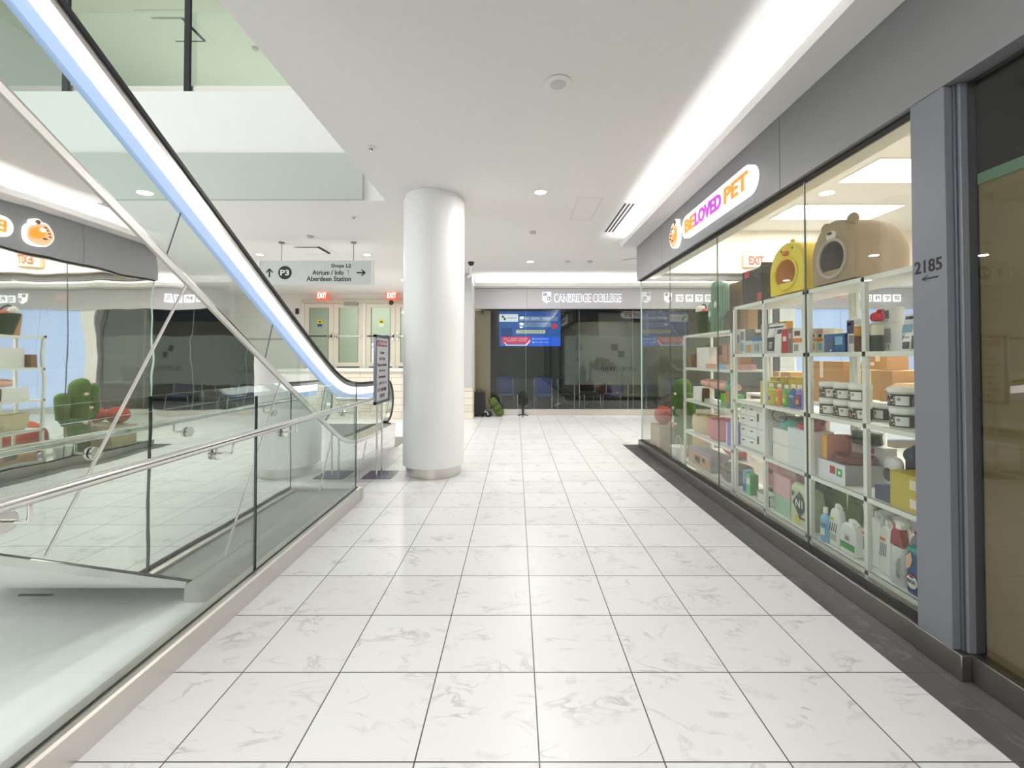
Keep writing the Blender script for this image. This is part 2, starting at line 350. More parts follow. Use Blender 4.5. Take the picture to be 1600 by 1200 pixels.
def exit_sign(x, label):
    t = thing('exit_sign', label, 'exit sign', (x, 13.55, 3.26))
    MB().box(-.18, .18, 0, .07, 0, .27, ex_red).build('lit_face', t, bevel=.01)
    MB().box(-.19, .19, -.005, .075, .27, .30, blkm).build('housing', t)
    m = MB(); text(m, 'EXIT', (-.14, -.001, .05), .28, .17, ex_w, bold=.03); m.build('lettering', t)
    m = MB(); m.box(-.02, .02, .02, .05, .30, .24+.0, blkm) if 0 else m.box(-.015, .015, .02, .05, .295, .5-.26, stl); m.build('stem', t)
exit_sign(-6.02, 'red lit EXIT sign above the doors nearest the escalator handrail')
exit_sign(-3.86, 'red lit EXIT sign with a small black dome under it, beside the white column')
m = MB(); m.ell((0, 0, 0), (.07, .07, .08), blkm); tag(m.build('dome_camera'), 'small black dome camera under the exit sign beside the white column', 'camera', loc=(-3.86, 13.50, 3.17))
m = MB(); m.box(-.05, .05, 0, .03, -.09, .09, blkm); tag(m.build('card_reader'), 'small black card reader on the cream wall beside the doors', 'reader', loc=(-7.0, 13.96, 2.95))
# glass guard on the landing
t = thing('landing_guard', 'clear glass guard with a dark top rail on the raised landing', 'guard rail', (0, 10.58, 1.15))
MB().box(-8.5, -5.02, -.006, .006, 0, .98, g_rail).build('glass_panel', t)
m = MB(); m.tube([(-8.5, -.08, .76), (-5.05, -.08, .76)], .02, stld); m.build('handrail', t)
for x in (-7.6, -6.4, -5.3):
    m = MB(); m.tube([(x, -.01, .70), (x, -.08, .70), (x, -.08, .76)], .01, stl); m.build('bracket', t)

# ---------------------------------------------------------- pet shop front
XF = 2.0
def sfas():
    m = MB(); 
    for a, b in ((-4, 3.297), (3.303, 5.997), (6.003, 7.24)): m.box(XF, XF+.12, a, b, 2.73, 3.295, gfas)
    m.box(XF+.005, XF+.115, -4, 7.2, 2.735, 3.29, blkm)
    m.box(XF+.12, 9, 7.12, 7.24, 2.73, 3.295, gfas)
    m.box(XF, XF+.12, YB, -4, 0, 3.295, gfas)
    struct(m.build('wall_shop_fascia'))
sfas()
m = MB(); m.box(1.742, 2.12, YB, 7.24, 3.295, 3.31, ceilm); m.box(1.742, 1.752, YB, 7.24, 3.31, 3.375, ceilm); m.box(1.742, 9, 7.24, 7.30, 3.295, 3.375, ceilm); struct(m.build('ceiling_cove'))
MB().box(1.84, 1.90, -5.5, 7.15, 3.311, 3.328, led).build('trim_3')['kind'] = 'structure'
sbx('wall_cove_back', (2.0, 2.12, YB, 7.24, 3.31, 3.5, ceilm), (2.12, 9, 7.14, 7.24, 3.31, 3.5, ceilm))
sbx('wall_shop_bulkhead', (2.12, 2.26, 2.1, 7.1, 2.74, 3.5, cream), (2.26, 9, 7.0, 7.1, 2.82, 3.5, cream))
# metal curb, window channel
m = MB(); m.box(2.01, 2.10, 2.04, 7.24, 0, .115, stld); m.box(2.10, 2.16, 2.04, 7.24, 0, .09, blkm); m.box(2.10, 9, 7.12, 7.24, 0, .115, stld)
m.box(2.0, 2.10, 1.99, 2.22, 0, .118, stld); m.box(2.045, 2.12, YB, 1.99, 0, .12, stld); struct(m.build('baseboard_shop', bevel=.004))
m = MB(); m.box(2.035, 2.085, 2.2, 7.22, 2.715, 2.735, blkm); m.box(2.04, 2.08, 2.2, 7.2, .115, .125, blkm); struct(m.build('trim_4'))
t = thing('window_1', None, None, (2.06, 0, .12), kind='structure')
js = [7.2, 5.85, 4.47, 3.11, 2.2]
for a, b_ in zip(js[1:], js[:-1]):
    m = MB(); m.box(-.005, .005, a+.004, b_-.004, 0, 2.60, g_shop); m.build('glass_panel', t)
    m = MB(); m.box(-.0052, .0052, a-.0035, a+.0035, 0, 2.60, g_seam if a > 2.3 else blkm); m.build('glass_joint', t)
t = thing('window_2', None, None, (0, 7.2, .12), kind='structure')
for k in range(5):
    m = MB(); m.box(2.07+1.38*k, 2.07+1.38*(k+1)-.006, -.005, .005, 0, 2.60, g_shop); m.build('glass_panel', t)
m = MB(); m.box(2.052, 2.068, -.008, .008, 0, 2.60, g_edgel); m.build('glass_joint', t)
# near pillar between the two bays, with its unit number
t = thing('wall_pillar', None, None, (2.0, 2.03, .118), kind='structure')
m = MB(); m.box(0, .12, 0, .175, 0, 2.61, gpil); m.build('panel', t, bevel=.003)
m = MB(); m.box(.035, .12, -.014, 0, 0, 2.61, gdk); m.box(.045, .12, -.030, -.014, 0, 2.61, gpil); m.build('mullion', t, bevel=.004)
m = MB(); text(m, '2185', (0, .160, 1.872-.118), .140, .062, blkm, '-x', .002, bold=.012)
m.prism([(.125, 1.842-.118), (.092, 1.858-.118), (.112, 1.845-.118), (.04, 1.845-.118), (.04, 1.839-.118), (.112, 1.839-.118), (.092, 1.826-.118)], 0, -.002, blkm, 'x')
m.build('unit_number', t, label='black number 2185 over an arrow')
# the dark, paper-covered bay nearest the camera
t = thing('window_3', None, None, (2.08, 0, .12), kind='structure')
MB().box(-.004, .004, -4, 1.998, 0, 2.60, g_dark).build('glass_panel', t)
kraft = cm('kraft_paper', 158, 142, 98, .75, bump=(2.5, .02))
m = MB(); m.box(.03, .034, -4, 1.985, 0, 2.15, kraft); m.build('paper_sheet', t)
m = MB(); m.box(.025, .029, -4, 1.985, 2.125, 2.175, cm('green_tape', 130, 178, 152, .5)); m.build('masking_tape', t)
m = MB()
for zz in (.95, 1.42): m.box(.0285, .0298, -4, 1.93, zz, zz+.003, cm('paper_fold', 135, 120, 82, .8))
m.build('paper_fold', t)
sbx('wall_dark_bay', (2.12, 9, 2.02, 2.10, 0, 3.5, darkm), (3.2, 3.3, -4, 2.02, 0, 3.4, darkm), (2.12, 3.2, -4, 2.02, 3.0, 3.1, darkm), (2.13, 9, -4.1, -4, 0, 3.5, darkm))
m = MB(); m.tube([(2.62+.16*math.cos(a), 1.55+.16*math.sin(a), 2.985) for a in [k*math.pi/12 for k in range(24)]], .008, stld, closed=True); struct(m.build('trim_5'))
sbx('wall_shop_back', (8.9, 9, 2.1, 7.1, 0, 3.5, cream), (2.26, 9, 2.10, 2.13, 0, 3.5, cream))

# illuminated shop sign (twice: towards the corridor and round the corner)
sg_w = mat('sign_white', (1, 1, 1), .5, emit=1.0, ecol=(1, 1, 1)); sg_o = mat('sign_orange', C(222, 140, 40), .5, emit=.34, ecol=C(238, 165, 50))
sg_m = mat('sign_magenta', C(180, 60, 190), .5, emit=.34, ecol=C(200, 75, 215)); sg_t = mat('sign_tan', C(225, 175, 135), .5, emit=.25, ecol=C(240, 195, 150)); sg_b = mat('sign_brown', C(120, 70, 50), .5)
def shop_sign(label, loc, rz):
    # local frame: letters run along -y, face -x
    t = thing('shop_sign', label, 'sign', loc, rz)
    h = .128; Lg = 1.56
    pts = [(-(Lg-h)+h*0-0 - h*math.sin(a)*1, h*math.cos(a)) for a in [k*math.pi/10 for k in range(11)]]
    poly = [(-Lg+h - h*math.sin(k*math.pi/10), h*math.cos(k*math.pi/10)) for k in range(11)] + [(-h + h*math.sin(k*math.pi/10), -h*math.cos(k*math.pi/10)) for k in range(11)]
    m = MB(); m.prism(poly, -.045, 0, sg_w, 'x'); m.build('light_box', t)
    for s, y0, wd, mm in (('BE', -.10, .27, sg_o), ('LOVED', -.385, .61, sg_m), ('PET', -1.055, .42, sg_o)):
        m = MB(); text(m, s, (-.046, y0, -.075), wd, .15, mm, '-x', .01, bold=.032); m.build('lettering', t)
def shop_logo(label, loc, rz):
    t = thing('shop_emblem', label, 'sign', loc, rz)
    def blob(k, sy=1, sz=1, n=24, oy=0, oz=0):
        return [(oy+k*sy*math.cos(a)*(1+.08*math.cos(3*a)), oz+k*sz*math.sin(a)*(1+.06*math.sin(2*a))) for a in [2*math.pi*i/n for i in range(n)]]
    m = MB(); m.prism(blob(.155, 1, 1.02), -.04, 0, sg_w, 'x'); m.prism(blob(.05, 1, 1, oy=-.06, oz=.14), -.04, 0, sg_w, 'x'); m.build('light_box', t)
    m = MB(); m.prism(blob(.14, 1, 1, oy=.003, oz=-.003), -.046, -.04, sg_t, 'x'); m.prism(blob(.07, 1, 1.1, oy=-.045, oz=0), -.049, -.046, sg_o, 'x')
    m.prism(blob(.035, 1, .8, oy=.0, oz=.05), -.052, -.049, sg_w, 'x')
    for q in ((.06, .06), (.085, .02), (.03, .09), (.095, -.02)): m.prism(blob(.013, 1.6, .8, oy=q[0], oz=q[1]), -.055, -.049, sg_b, 'x')
    m.prism(blob(.03, 1, 1, oy=-.06, oz=.145), -.052, -.046, sg_b, 'x'); m.prism(blob(.022, 1.4, .5, oy=.03, oz=-.06), -.052, -.046, sg_b, 'x')
    m.build('emblem', t)
shop_sign('lit white pill sign reading BELOVED PET on the grey fascia facing the corridor', (XF, 5.14, 2.965), 0)
shop_logo('lit cream animal emblem beside the BELOVED PET sign on the corridor fascia', (XF, 5.42, 2.975), 0)
shop_sign('lit white pill sign reading BELOVED PET round the corner, facing the college', (5.2, 7.24, 2.965), -math.pi/2)
shop_logo('lit cream animal emblem round the corner, facing the college', (5.48, 7.24, 2.975), -math.pi/2)

# ---------------------------------------------------------- college front
YC = 11.2
sbx('wall_college_fascia', (-1.06, .27, YC, YC+.12, 2.72, 3.245, gfas2), (.275, 3.36, YC, YC+.12, 2.72, 3.245, gfas2), (3.365, 12, YC, YC+.12, 2.72, 3.245, gfas2), (-1.06, 12, YC+.04, YC+.12, 3.245, 3.5, blkm))
m = MB(); m.box(-1.06, 12, 10.90, YC+.05, 3.25, 3.265, ceilm); m.box(-1.06, 12, 10.90, 10.91, 3.265, 3.34, ceilm); m.box(-1.06, 12, YC+.02, YC+.05, 3.265, 3.5, ceilm); struct(m.build('ceiling_cove_college'))
MB().box(-1.0, 11.2, 11.02, 11.08, 3.266, 3.285, led).build('trim_7')['kind'] = 'structure'
sbx('baseboard_college', (-1.06, 12, YC, YC+.1, 0, .15, stl))
t = thing('window_4', None, None, (0, YC+.06, .15), kind='structure')
jx = [-1.06, .25, 1.62, 3.0, 4.35, 5.65, 6.6]
for a, b_ in zip(jx[:-1], jx[1:]):
    MB().box(a+.004, b_-.004, -.005, .005, 0, 2.57, g_col).build('glass_panel', t)
    MB().box(b_-.0016, b_+.0016, -.006, .006, 0, 2.57, g_edgel).build('glass_joint', t)
crest_g = mat('film_crest', (.015, .016, .016), .6)
for a, b_ in ((1.25, 3.0), (3.0, 4.35), (4.35, 5.65), (5.65, 6.6)):
    MB().box(a+.004, b_-.004, .008, .010, .62, 1.88, frost).build('frosted_film', t)
m = MB()
for x in (2.45, 4.9):
    m.box(x, x+.16, .004, .0075, 1.50, 1.66, crest_g); m.box(x+.17, x+.33, .004, .0075, 1.33, 1.49, crest_g)
    text(m, '加桥学院', (x-.3, .0075, .95), .95, .14, crest_g, '-y', .002)
m.build('film_crest', t)
blue_lit = mat('blue_lit_glass', C(170, 190, 228), .3, emit=.42, ecol=C(165, 188, 232))
sbx('wall_college_frame', (6.6, 6.7, YC, YC+.12, .15, 2.72, gdk), (6.75, 7.15, YC, YC+.12, .15, 2.72, white))
t = thing('window_5', None, None, (0, YC+.06, .15), kind='structure')
for k in range(4):
    MB().box(7.15+1.2*k, 7.15+1.2*(k+1)-.012, -.006, .006, 0, 2.57, blue_lit).build('lit_pane', t)
# letters and crests
ltr = mat('letter_white', (1, 1, 1), .5, emit=.7, ecol=(.97, .97, 1)); ltg = mat('letter_core', C(120, 122, 145), .5); navy = cm('crest_navy', 50, 80, 140, .5)
def crest(mb, x, z, s):
    mb.prism([(x, z+s*1.35), (x+s, z+s*1.35), (x+s, z+.35*s), (x+.5*s, z), (x, z+.35*s)], YC-.03, YC, ltr, 'y')
    mb.box(x+.08*s, x+.46*s, YC-.034, YC-.03, z+.9*s, z+1.28*s, navy); mb.box(x+.54*s, x+.92*s, YC-.034, YC-.03, z+.35*s, z+.8*s, navy)
    mb.box(x+.6*s, x+.9*s, YC-.034, YC-.03, z+1.05*s, z+1.1*s, navy)
    text(mb, 'C', (x+.16*s, YC-.034, z+.98*s), .22*s, .24*s, ltr, '-y', .003); text(mb, 'B', (x+.63*s, YC-.034, z+.44*s), .2*s, .26*s, ltr, '-y', .003)
t = thing('college_sign', 'lit white CANBRIDGE COLLEGE letters with a crest on the pale grey fascia', 'sign')
m = MB(); crest(m, .68, 2.86, .21); m.build('crest', t)
m = MB(); text(m, 'CANBRIDGE COLLEGE', (.975, YC-.001, 2.885), 1.71, .215, ltr, '-y', .03, bold=.012); m.build('lettering', t)
m = MB(); text(m, 'CANBRIDGE COLLEGE', (.99, YC-.031, 2.905), 1.68, .175, ltg, '-y', .002, bold=-.008); m.build('letter_core', t)
def cn_sign(label, x0):
    t = thing('college_sign', label, 'sign')
    m = MB(); crest(m, x0, 2.87, .19); m.build('crest', t)
    for k in range(4): MB().box(x0+.30+.25*k, x0+.48+.25*k, YC-.03, YC, 2.90, 3.08, ltr).build('letter_box', t)
    for k, ch in enumerate('加桥学院'):
        m = MB(); text(m, ch, (x0+.325+.25*k, YC-.031, 2.92), .13, .14, ltg, '-y', .003, bold=.01); m.build('lettering', t)
cn_sign('lit crest and Chinese letters on the pale fascia, seen through the pet shop corner', 3.79)
cn_sign('lit crest and Chinese letters above the blue lit panes', 8.6)
# college interior
tan = cm('tan_wall', 205, 182, 145, .7)
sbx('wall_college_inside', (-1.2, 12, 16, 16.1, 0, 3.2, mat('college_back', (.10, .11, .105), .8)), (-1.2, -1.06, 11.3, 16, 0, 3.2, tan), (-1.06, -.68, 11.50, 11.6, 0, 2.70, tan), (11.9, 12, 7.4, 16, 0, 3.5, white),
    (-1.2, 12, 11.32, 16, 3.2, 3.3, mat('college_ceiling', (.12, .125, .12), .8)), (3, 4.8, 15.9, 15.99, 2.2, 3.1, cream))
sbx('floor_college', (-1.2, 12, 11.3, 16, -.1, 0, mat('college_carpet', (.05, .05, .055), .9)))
m = MB(); m.box(0, .3, -.02, 0, 0, .22, darkm)
for k in range(5): m.box(.01, .29, -.03, -.02, .02+.042*k, .035+.042*k, cm('vent_grey', 120, 120, 110))
tag(m.build('wall_vent'), 'small dark grille high on the cream patch behind the college glass', 'vent', loc=(4.2, 15.9, 2.72))
area('college_room_light', (2.2, 12.9, 3.18), 2.4, .3, 32)
# TV poster screen
t = thing('wall_screen', 'blue advertising screen hanging behind the college window', 'screen', (0, 11.62, 0))
def em(n, r, g, b, e=.8): return mat(n, C(r, g, b), .4, emit=e, ecol=C(r, g, b))
sb = em('screen_blue', 38, 88, 165, .7); sb2 = em('screen_deep', 28, 62, 130, .7); sr = em('screen_red', 205, 50, 90); sw = em('screen_white', 225, 230, 235); sgy = em('screen_grey', 120, 140, 175, .6); scr = em('screen_cream', 205, 200, 165, .7); sbb = em('screen_bright', 30, 90, 215, .8)
x0, x1, z0, z1 = -.45, 1.18, 1.77, 2.70
MB().box(x0-.02, x1+.02, 0, .06, z0-.02, z1+.02, blkm).build('casing', t)
m = MB(); m.box(x0, x1, -.004, 0, z0, z1, sb); m.build('display', t)
m = MB()
m.box(x0, x0+.5, -.008, -.004, 2.42, 2.62, sw); text(m, 'CANBRIDGE', (x0+.2, -.009, 2.50), .26, .035, sb2); m.box(x0+.07, x0+.12, -.01, -.008, 2.52, 2.58, blkm); m.box(x0+.12, x0+.17, -.01, -.008, 2.46, 2.53, navy)
m.box(x0+.52, x1-.08, -.006, -.004, 2.44, 2.56, sgy); m.box(x0+.52, x1-.25, -.006, -.004, 2.28, 2.40, sgy); m.box(x0+.45, x0+1.22, -.006, -.004, 2.11, 2.20, scr)
m.box(x0+.05, x0+.35, -.005, -.004, 1.95, 2.25, sb2)
m.ell((x1-.16, -.005, 2.30), (.07, .004, .07), em('screen_pin', 215, 40, 50), 16)
m.box(x0+.07, x0+.82, -.006, -.004, 1.83, 2.02, sr); m.box(x0+.84, x1, -.005, -.004, z0, 2.02, sbb); m.box(x0, x1, -.006, -.004, z0, z0+.03, sbb)
m.prism([(x0+.13, 1.88), (x0+.16, 1.88), (x0+.20, 1.81), (x0+.70, 1.81), (x0+.80, 1.93), (x0+.84, 1.93), (x0+.73, 1.785), (x0+.18, 1.785)], -.009, -.007, sw, 'y')
for zq, xa, n_ in ((2.485, .55, 15), (2.325, .55, 13)): m.box(x0+xa, x0+xa+.1, -.01, -.006, zq, zq+.05, sw)
text(m, '||||  ||||||||  |||||||', (x0+.68, -.007, 2.48), .66, .05, sw); text(m, '|||  |||||||||  ||||', (x0+.68, -.007, 2.32), .55, .05, sb2); text(m, '||||||||||||||||||', (x0+.55, -.007, 2.13), .6, .05, sb2)
text(m, '||||| | |||||||| | |||||||||', (x0+.12, -.007, 1.95), .62, .035, sw); text(m, '|||||||||||  |||||||||', (x0+.2, -.007, 1.90), .5, .03, sw)
text(m, '|||||||||||||', (x0+.95, -.007, 1.95), .35, .03, sw); text(m, '||| ||| ||||', (x0+.95, -.007, 1.86), .35, .03, sw); m.ell((x0+.90, -.006, 1.965), (.02, .003, .02), sw, 12); m.ell((x0+.90, -.006, 1.875), (.02, .003, .02), sw, 12)
m.build('artwork', t)

# round white column
t = thing('column', 'tall round white column with a steel base ring on the marble floor', 'column', (-1.05, 5.60, 0))
m = MB(); m.lathe([(.343, 0), (.343, .118)], (0, 0, 0), stl, 64); m.build('base_ring', t)
m = MB(); m.lathe([(.372, .121), (.383, .128), (.383, 3.44), (.365, 3.45), (.365, 3.499)], (0, 0, 0), mat('column_paint', (.82, .82, .82), .45), 64); m.build('shaft', t)
# ================================================================== ESCALATOR
def sp(t, c): return t/2+math.sqrt(t*t/4+c*c)
def zd(y): return .40+.6*sp(5.17-y, .15)-.6*.01
def zh(y): return 1.09+.6*sp(5.35-y, .2)-.01
Y0, Y1 = -1.2, 7.15
ys = [Y0+(Y1-Y0)*k/120 for k in range(121)]
dpath = [(y, zd(y)) for y in ys]
esc = thing('escalator', 'escalator with mirror-steel cladding, glass sides and a white handrail light strip over blue glow', 'escalator')
XO = -1.975
lt = mat('deck_trim', (.86, .84, .80), .35, .35)
def bot(y): return max(0.0, .10+.6*(2.70-y)) if y < 2.63 else (.10 if y < 4.56 else 0)
jl = [-.57, .49, 1.55, 2.61, 3.67, 4.73, 5.79]   # panel joints where they meet the deck line
m = MB()
ysb = [y for y in ys]
poly = [(y, zd(y)-.012) for y in ysb]+[(y, bot(y)) for y in reversed(ysb)]
m.add([(XO, y, zd(y)-.012) for y in ysb]+[(XO, y, bot(y)+.002) for y in ysb], [(i, i+1, i+122, i+121) for i in range(120)], mir)
m.add([(XO-.03, y, zd(y)-.012) for y in ysb]+[(XO-.03, y, bot(y)+.002) for y in ysb], [(i, i+1, i+122, i+121) for i in range(120)], white)
m.box(XO-.03, XO, Y1-.003, Y1, 0, zd(Y1)-.012, mir)
m.build('side_cladding', esc, label='mirror-polished steel side panel')
for y in jl:
    z = zd(y)-.05; L_ = 0
    y2, z2 = y, z
    while z2 > bot(y2)+.02 and z2 > .02 and L_ < 3: y2 -= .006; z2 -= .01; L_ += .0117
    m = MB(); dirv = Vector((0, y2-y, z2-z)).normalized(); side = Vector((0, -dirv.z, dirv.y))*.006
    a, b_ = Vector((XO+.0015, y, z)), Vector((XO+.0015, y2, z2))
    m.add([a+side, a-side, b_-side, b_+side, a+side+Vector((.003, 0, 0)), a-side+Vector((.003, 0, 0)), b_-side+Vector((.003, 0, 0)), b_+side+Vector((.003, 0, 0))],
          [(0, 1, 2, 3), (4, 7, 6, 5), (0, 4, 5, 1), (2, 6, 7, 3), (1, 5, 6, 2), (0, 3, 7, 4)], lt)
    m.build('cladding_joint', esc)
m = MB(); m.band(dpath, 0, -.034, XO, XO+.010, lt); m.build('deck_trim', esc)
m = MB(); m.band(dpath, .010, 0, XO-.22, XO+.010, stl2); m.build('outer_deck', esc)
lp = [(y, bot(y)) for y in [Y0, 2.63]]
m = MB(); m.band(lp, -.012, .02, XO-1.25, XO+.006, white); m.build('underside', esc)
def newel(x0, x1, o0, o1, mm, name, lo=-math.pi/2):
    pth = [(7.15+.335*math.cos(a), .755+.335*math.sin(a)) for a in [math.pi/2+(lo-math.pi/2)*k/24 for k in range(25)]]
    m = MB(); m.band(pth, o0, o1, x0, x1, mm); return m.build(name, esc)
def side(xc, front):
    hp = [(y, zh(y)) for y in ys]
    cap = [(7.15+.335*math.cos(a), .755+.335*math.sin(a)) for a in [math.pi/2-math.pi*k/24 for k in range(1, 25)]]
    full = hp+[(y+0, z-(1.09-zh(Y1))*0) for y, z in cap]
    m = MB(); m.band(full, .012, -.014, xc-.042, xc+.042, blk); m.build('handrail', esc)
    m = MB(); m.band(full, -.014, -.055, xc-.03, xc+.03, stl if front else stl2); m.build('handrail_profile', esc)
    lite = [(y, zh(y)) for y in ys if y < 6.95]
    m = MB(); m.band(lite, -.055, -.145, xc-.022, xc+.022, led); m.build('light_strip', esc, label='bright white light strip under the handrail')
    m = MB(); m.band(lite, -.145, -.225, xc-.018, xc+.018, glow_b); m.build('blue_glow_strip', esc, label='pale blue glow in the glass below the white strip')  # emissive band painting the blue glow in the glass
    # glass between the deck and the handrail, one pane per joint
    jn = [Y0]+[y for y in jl]+[Y1]
    def seam(yj):   # a joint leans like the cladding joints: square to the slope
        k = .6 if yj < 5 else 0
        z0_ = zd(yj); y_ = yj; z_ = z0_
        while z_ < zh(y_)-.2 and y_ < Y1: y_ += .012*k/1.0; z_ += .02
        return (yj, z0_), (y_, z_)
    for q in range(len(jn)-1):
        (ya, za), (yta, zta) = seam(jn[q]); (yb, zb), (ytb, ztb) = seam(jn[q+1])
        if q == 0: yta, zta = ya, zh(ya)-.2
        if q == len(jn)-2: ytb, ztb = Y1+.28, .95
        n = 10
        lo = [(ya+(yb-ya)*i/n+(.004 if i == 0 else 0)-(.004 if i == n else 0)) for i in range(n+1)]; up = [(yta+(ytb-yta)*i/n+(.004 if i == 0 else 0)-(.004 if i == n else 0)) for i in range(n+1)]
        v = [(y, zd(min(y, Y1))) for y in lo]+[(y, zh(min(y, Y1))-.2 if y < Y1 else .93) for y in up]
        m = MB()
        for dx in (-.005, .005): m.add([(xc+dx, p[0], p[1]) for p in v], [(i, i+1, i+n+2, i+n+1) for i in range(n)], g_esc)
        m.add([(xc-.005, *v[n]), (xc+.005, *v[n]), (xc+.005, *v[2*n+1]), (xc-.005, *v[2*n+1])], [(0, 1, 2, 3)], g_edge)
        m.build('balustrade_pane', esc)
    # pane fill below the flat handrail at the newel
    m = MB(); m.prism([(7.14, .40), (7.44, .62), (7.47, .78), (7.42, .93), (7.14, .93)], xc-.005, xc+.005, g_esc); m.build('newel_pane', esc)
side(-2.13, True); side(-3.17, False)
m = MB(); m.band(dpath, .012, 0, -3.30, -3.08, lt); m.build('inner_deck', esc)
poly2 = [(y, zd(y)-.012) for y in ysb[::4]]+[(y, max(0.003, bot(y))) for y in reversed(ysb[::4])]
m = MB(); m.prism(poly2, -3.30, -3.27, white); m.build('far_cladding', esc)
m = MB(); m.band(dpath, -.02, -.30, -2.23, -2.20, stld); m.band(dpath, -.02, -.30, -3.10, -3.07, stld); m.build('skirt_panel', esc)
# steps
stepm = mat('step_metal', (.22, .225, .23), .4, .8); yel = cm('step_yellow', 215, 190, 60)
k = 0; y = 5.45
while y > 0:
    z = zd(y)-.18
    m = MB(); m.box(-3.06, -2.24, y-.33, y, z-.2, z, stepm)
    for q in range(0, 26): m.box(-3.05+.031*q, -3.04+.031*q, y-.32, y-.01, z, z+.006, stepm)
    m.box(-3.05, -2.25, y-.02, y-.005, z+.006, z+.008, yel)
    m.build('step', esc); y -= .335
m = MB(); m.box(-3.06, -2.24, 5.46, 7.1, .0, .205, stepm); m.build('comb_plate', esc)
m = MB(); m.box(-3.3, -1.95, 7.2, 8.1, .001, .006, mat('landing_plate_metal', C(120, 122, 125), .35, .7)); m.build('landing_plate', esc)
m = MB(); m.box(-3.30, -1.98, 7.155, 7.19, .0, .385, stl); m.build('end_panel', esc)

# ================================================================== GLASS RAILING
XR = -1.64
r = thing('glass_railing', 'clear glass railing on a steel base shoe with a round steel handrail, beside the corridor', 'railing')
m = MB(); m.prism([(-1.583, 0), (-1.583, .118), (-1.592, .128), (-1.622, .130), (-1.622, .02), (-1.66, .02), (-1.66, .112), (-1.70, .112), (-1.70, 0)], YB, 4.52, stl, 'y')
m.build('base_shoe', r)
m = MB(); m.box(-1.628, -1.622, YB, 4.52, .11, .137, blk); m.box(-1.70, -1.652, YB, 4.52, .112, .118, stl); m.build('gasket', r)
for a, b_ in ((2.776, 4.50), (1.046, 2.764), (-.684, 1.034), (-2.4, -.696)):
    m = MB(); m.add([(x, y, z) for x in (-1.646, -1.634) for y in (a, b_) for z in (.11, 1.215)],
                    [(0, 1, 3, 2), (4, 6, 7, 5)], g_rail)
    m.add([(x, y, z) for x in (-1.646, -1.634) for y in (a, b_) for z in (.11, 1.215)], [(0, 4, 5, 1), (2, 3, 7, 6)], g_edge)
    m.add([(x, y, 1.215) for x in (-1.646, -1.634) for y in (a, b_)], [(0, 1, 3, 2)], g_edgel)
    m.build('glass_panel', r)
m = MB(); m.box(-1.955, -1.634, 4.503, 4.515, .10, 1.215, g_rail); m.build('end_glass', r)
m = MB(); m.box(-1.955, -1.58, 4.49, 4.56, 0, .125, stl); m.build('end_shoe', r)
m = MB()
pts = [(-1.545, YB, 1.01), (-1.545, 4.70, 1.01)]+[(-1.545-.08*(1-math.cos(a)), 4.70+.08*math.sin(a), 1.01) for a in (math.pi/8, math.pi/4, 3*math.pi/8, math.pi/2)]+[(-1.955, 4.78, 1.01)]
m.tube(pts, .0215, stl2, 20); m.build('handrail', r)
for y in (1.40, 2.40, 3.09, 4.18):
    m = MB(); m.tube([(-1.618, y, .935), (-1.56, y, .935), (-1.548, y, .938), (-1.545, y, .950), (-1.545, y, .992)], .0065, stl2, 10)
    bo = m.build('bracket', r)
    m = MB(); m.lathe([(.034, 0), (.036, .004), (.036, .014), (.032, .017)], (0, 0, 0), stl2, 28, M=Matrix.Translation((-1.634, y, .935)) @ Matrix.Rotation(math.pi/2, 4, 'Y'))
    m.lathe([(.034, 0), (.034, .014)], (0, 0, 0), stl2, 28, M=Matrix.Translation((-1.660, y, .935)) @ Matrix.Rotation(math.pi/2, 4, 'Y')); m.build('disc', bo)

# ================================================================== SIGN STAND
s = thing('sign_stand', 'free-standing ATTENTION notice in a metal frame on two poles, beside the white column', 'sign stand', (-1.69, 5.47, 0))
m = MB(); m.box(-.18, .18, -.19, .19, 0, .008, mat('base_plate_metal', C(150, 152, 165), .2, .9)); m.build('base_plate', s, bevel=.002)
for y in (-.10, .10): MB().tube([(-.012, y, .008), (-.012, y, 1.70)], .011, stl2, 12).build('pole', s)
frm = mat('frame_silver', C(150, 155, 170), .3, .9)
m = MB(); za, zb = .90, 1.735
for q in ((-.28, .28, za, za+.03), (-.28, .28, zb-.03, zb), (-.28, -.25, za, zb), (.25, .28, za, zb)): m.box(.0, .03, q[0], q[1], q[2], q[3], frm)
m.build('frame', s)
m = MB(); m.box(.006, .018, -.25, .25, za+.03, zb-.03, mat('notice_paper', (.82, .80, .80), .5)); m.build('notice', s)
m = MB(); rd = cm('notice_red', 160, 35, 45); ink = cm('notice_ink', 60, 60, 62)
m.box(.018, .0195, -.20, .20, 1.60, 1.67, rd); text(m, 'ATTENTION', (.0195, -.185, 1.612), .37, .046, mat('notice_white', (.9, .88, .88)), '+x', .001, bold=.02); m.build('heading', s)
for k, (tx, wd) in enumerate((('Escalator', .17), ('Out Of Order', .24), ('Please use elevator', .38), ('Sorry for any', .24), ('inconvenience', .28))):
    m = MB(); text(m, tx, (.0185, -wd/2, 1.505-.075*k), wd, .038, ink, '+x', .001, bold=.01); m.build('lettering', s)
for k, (tx, wd) in enumerate((('| | M W I N', .34), ('扶手电梯维修', .36), ('请使用', .2))): m = MB(); text(m, tx, (.0185, -wd/2, 1.115-.075*k), wd, .05, ink, '+x', .001, bold=.005); m.build('lettering', s)

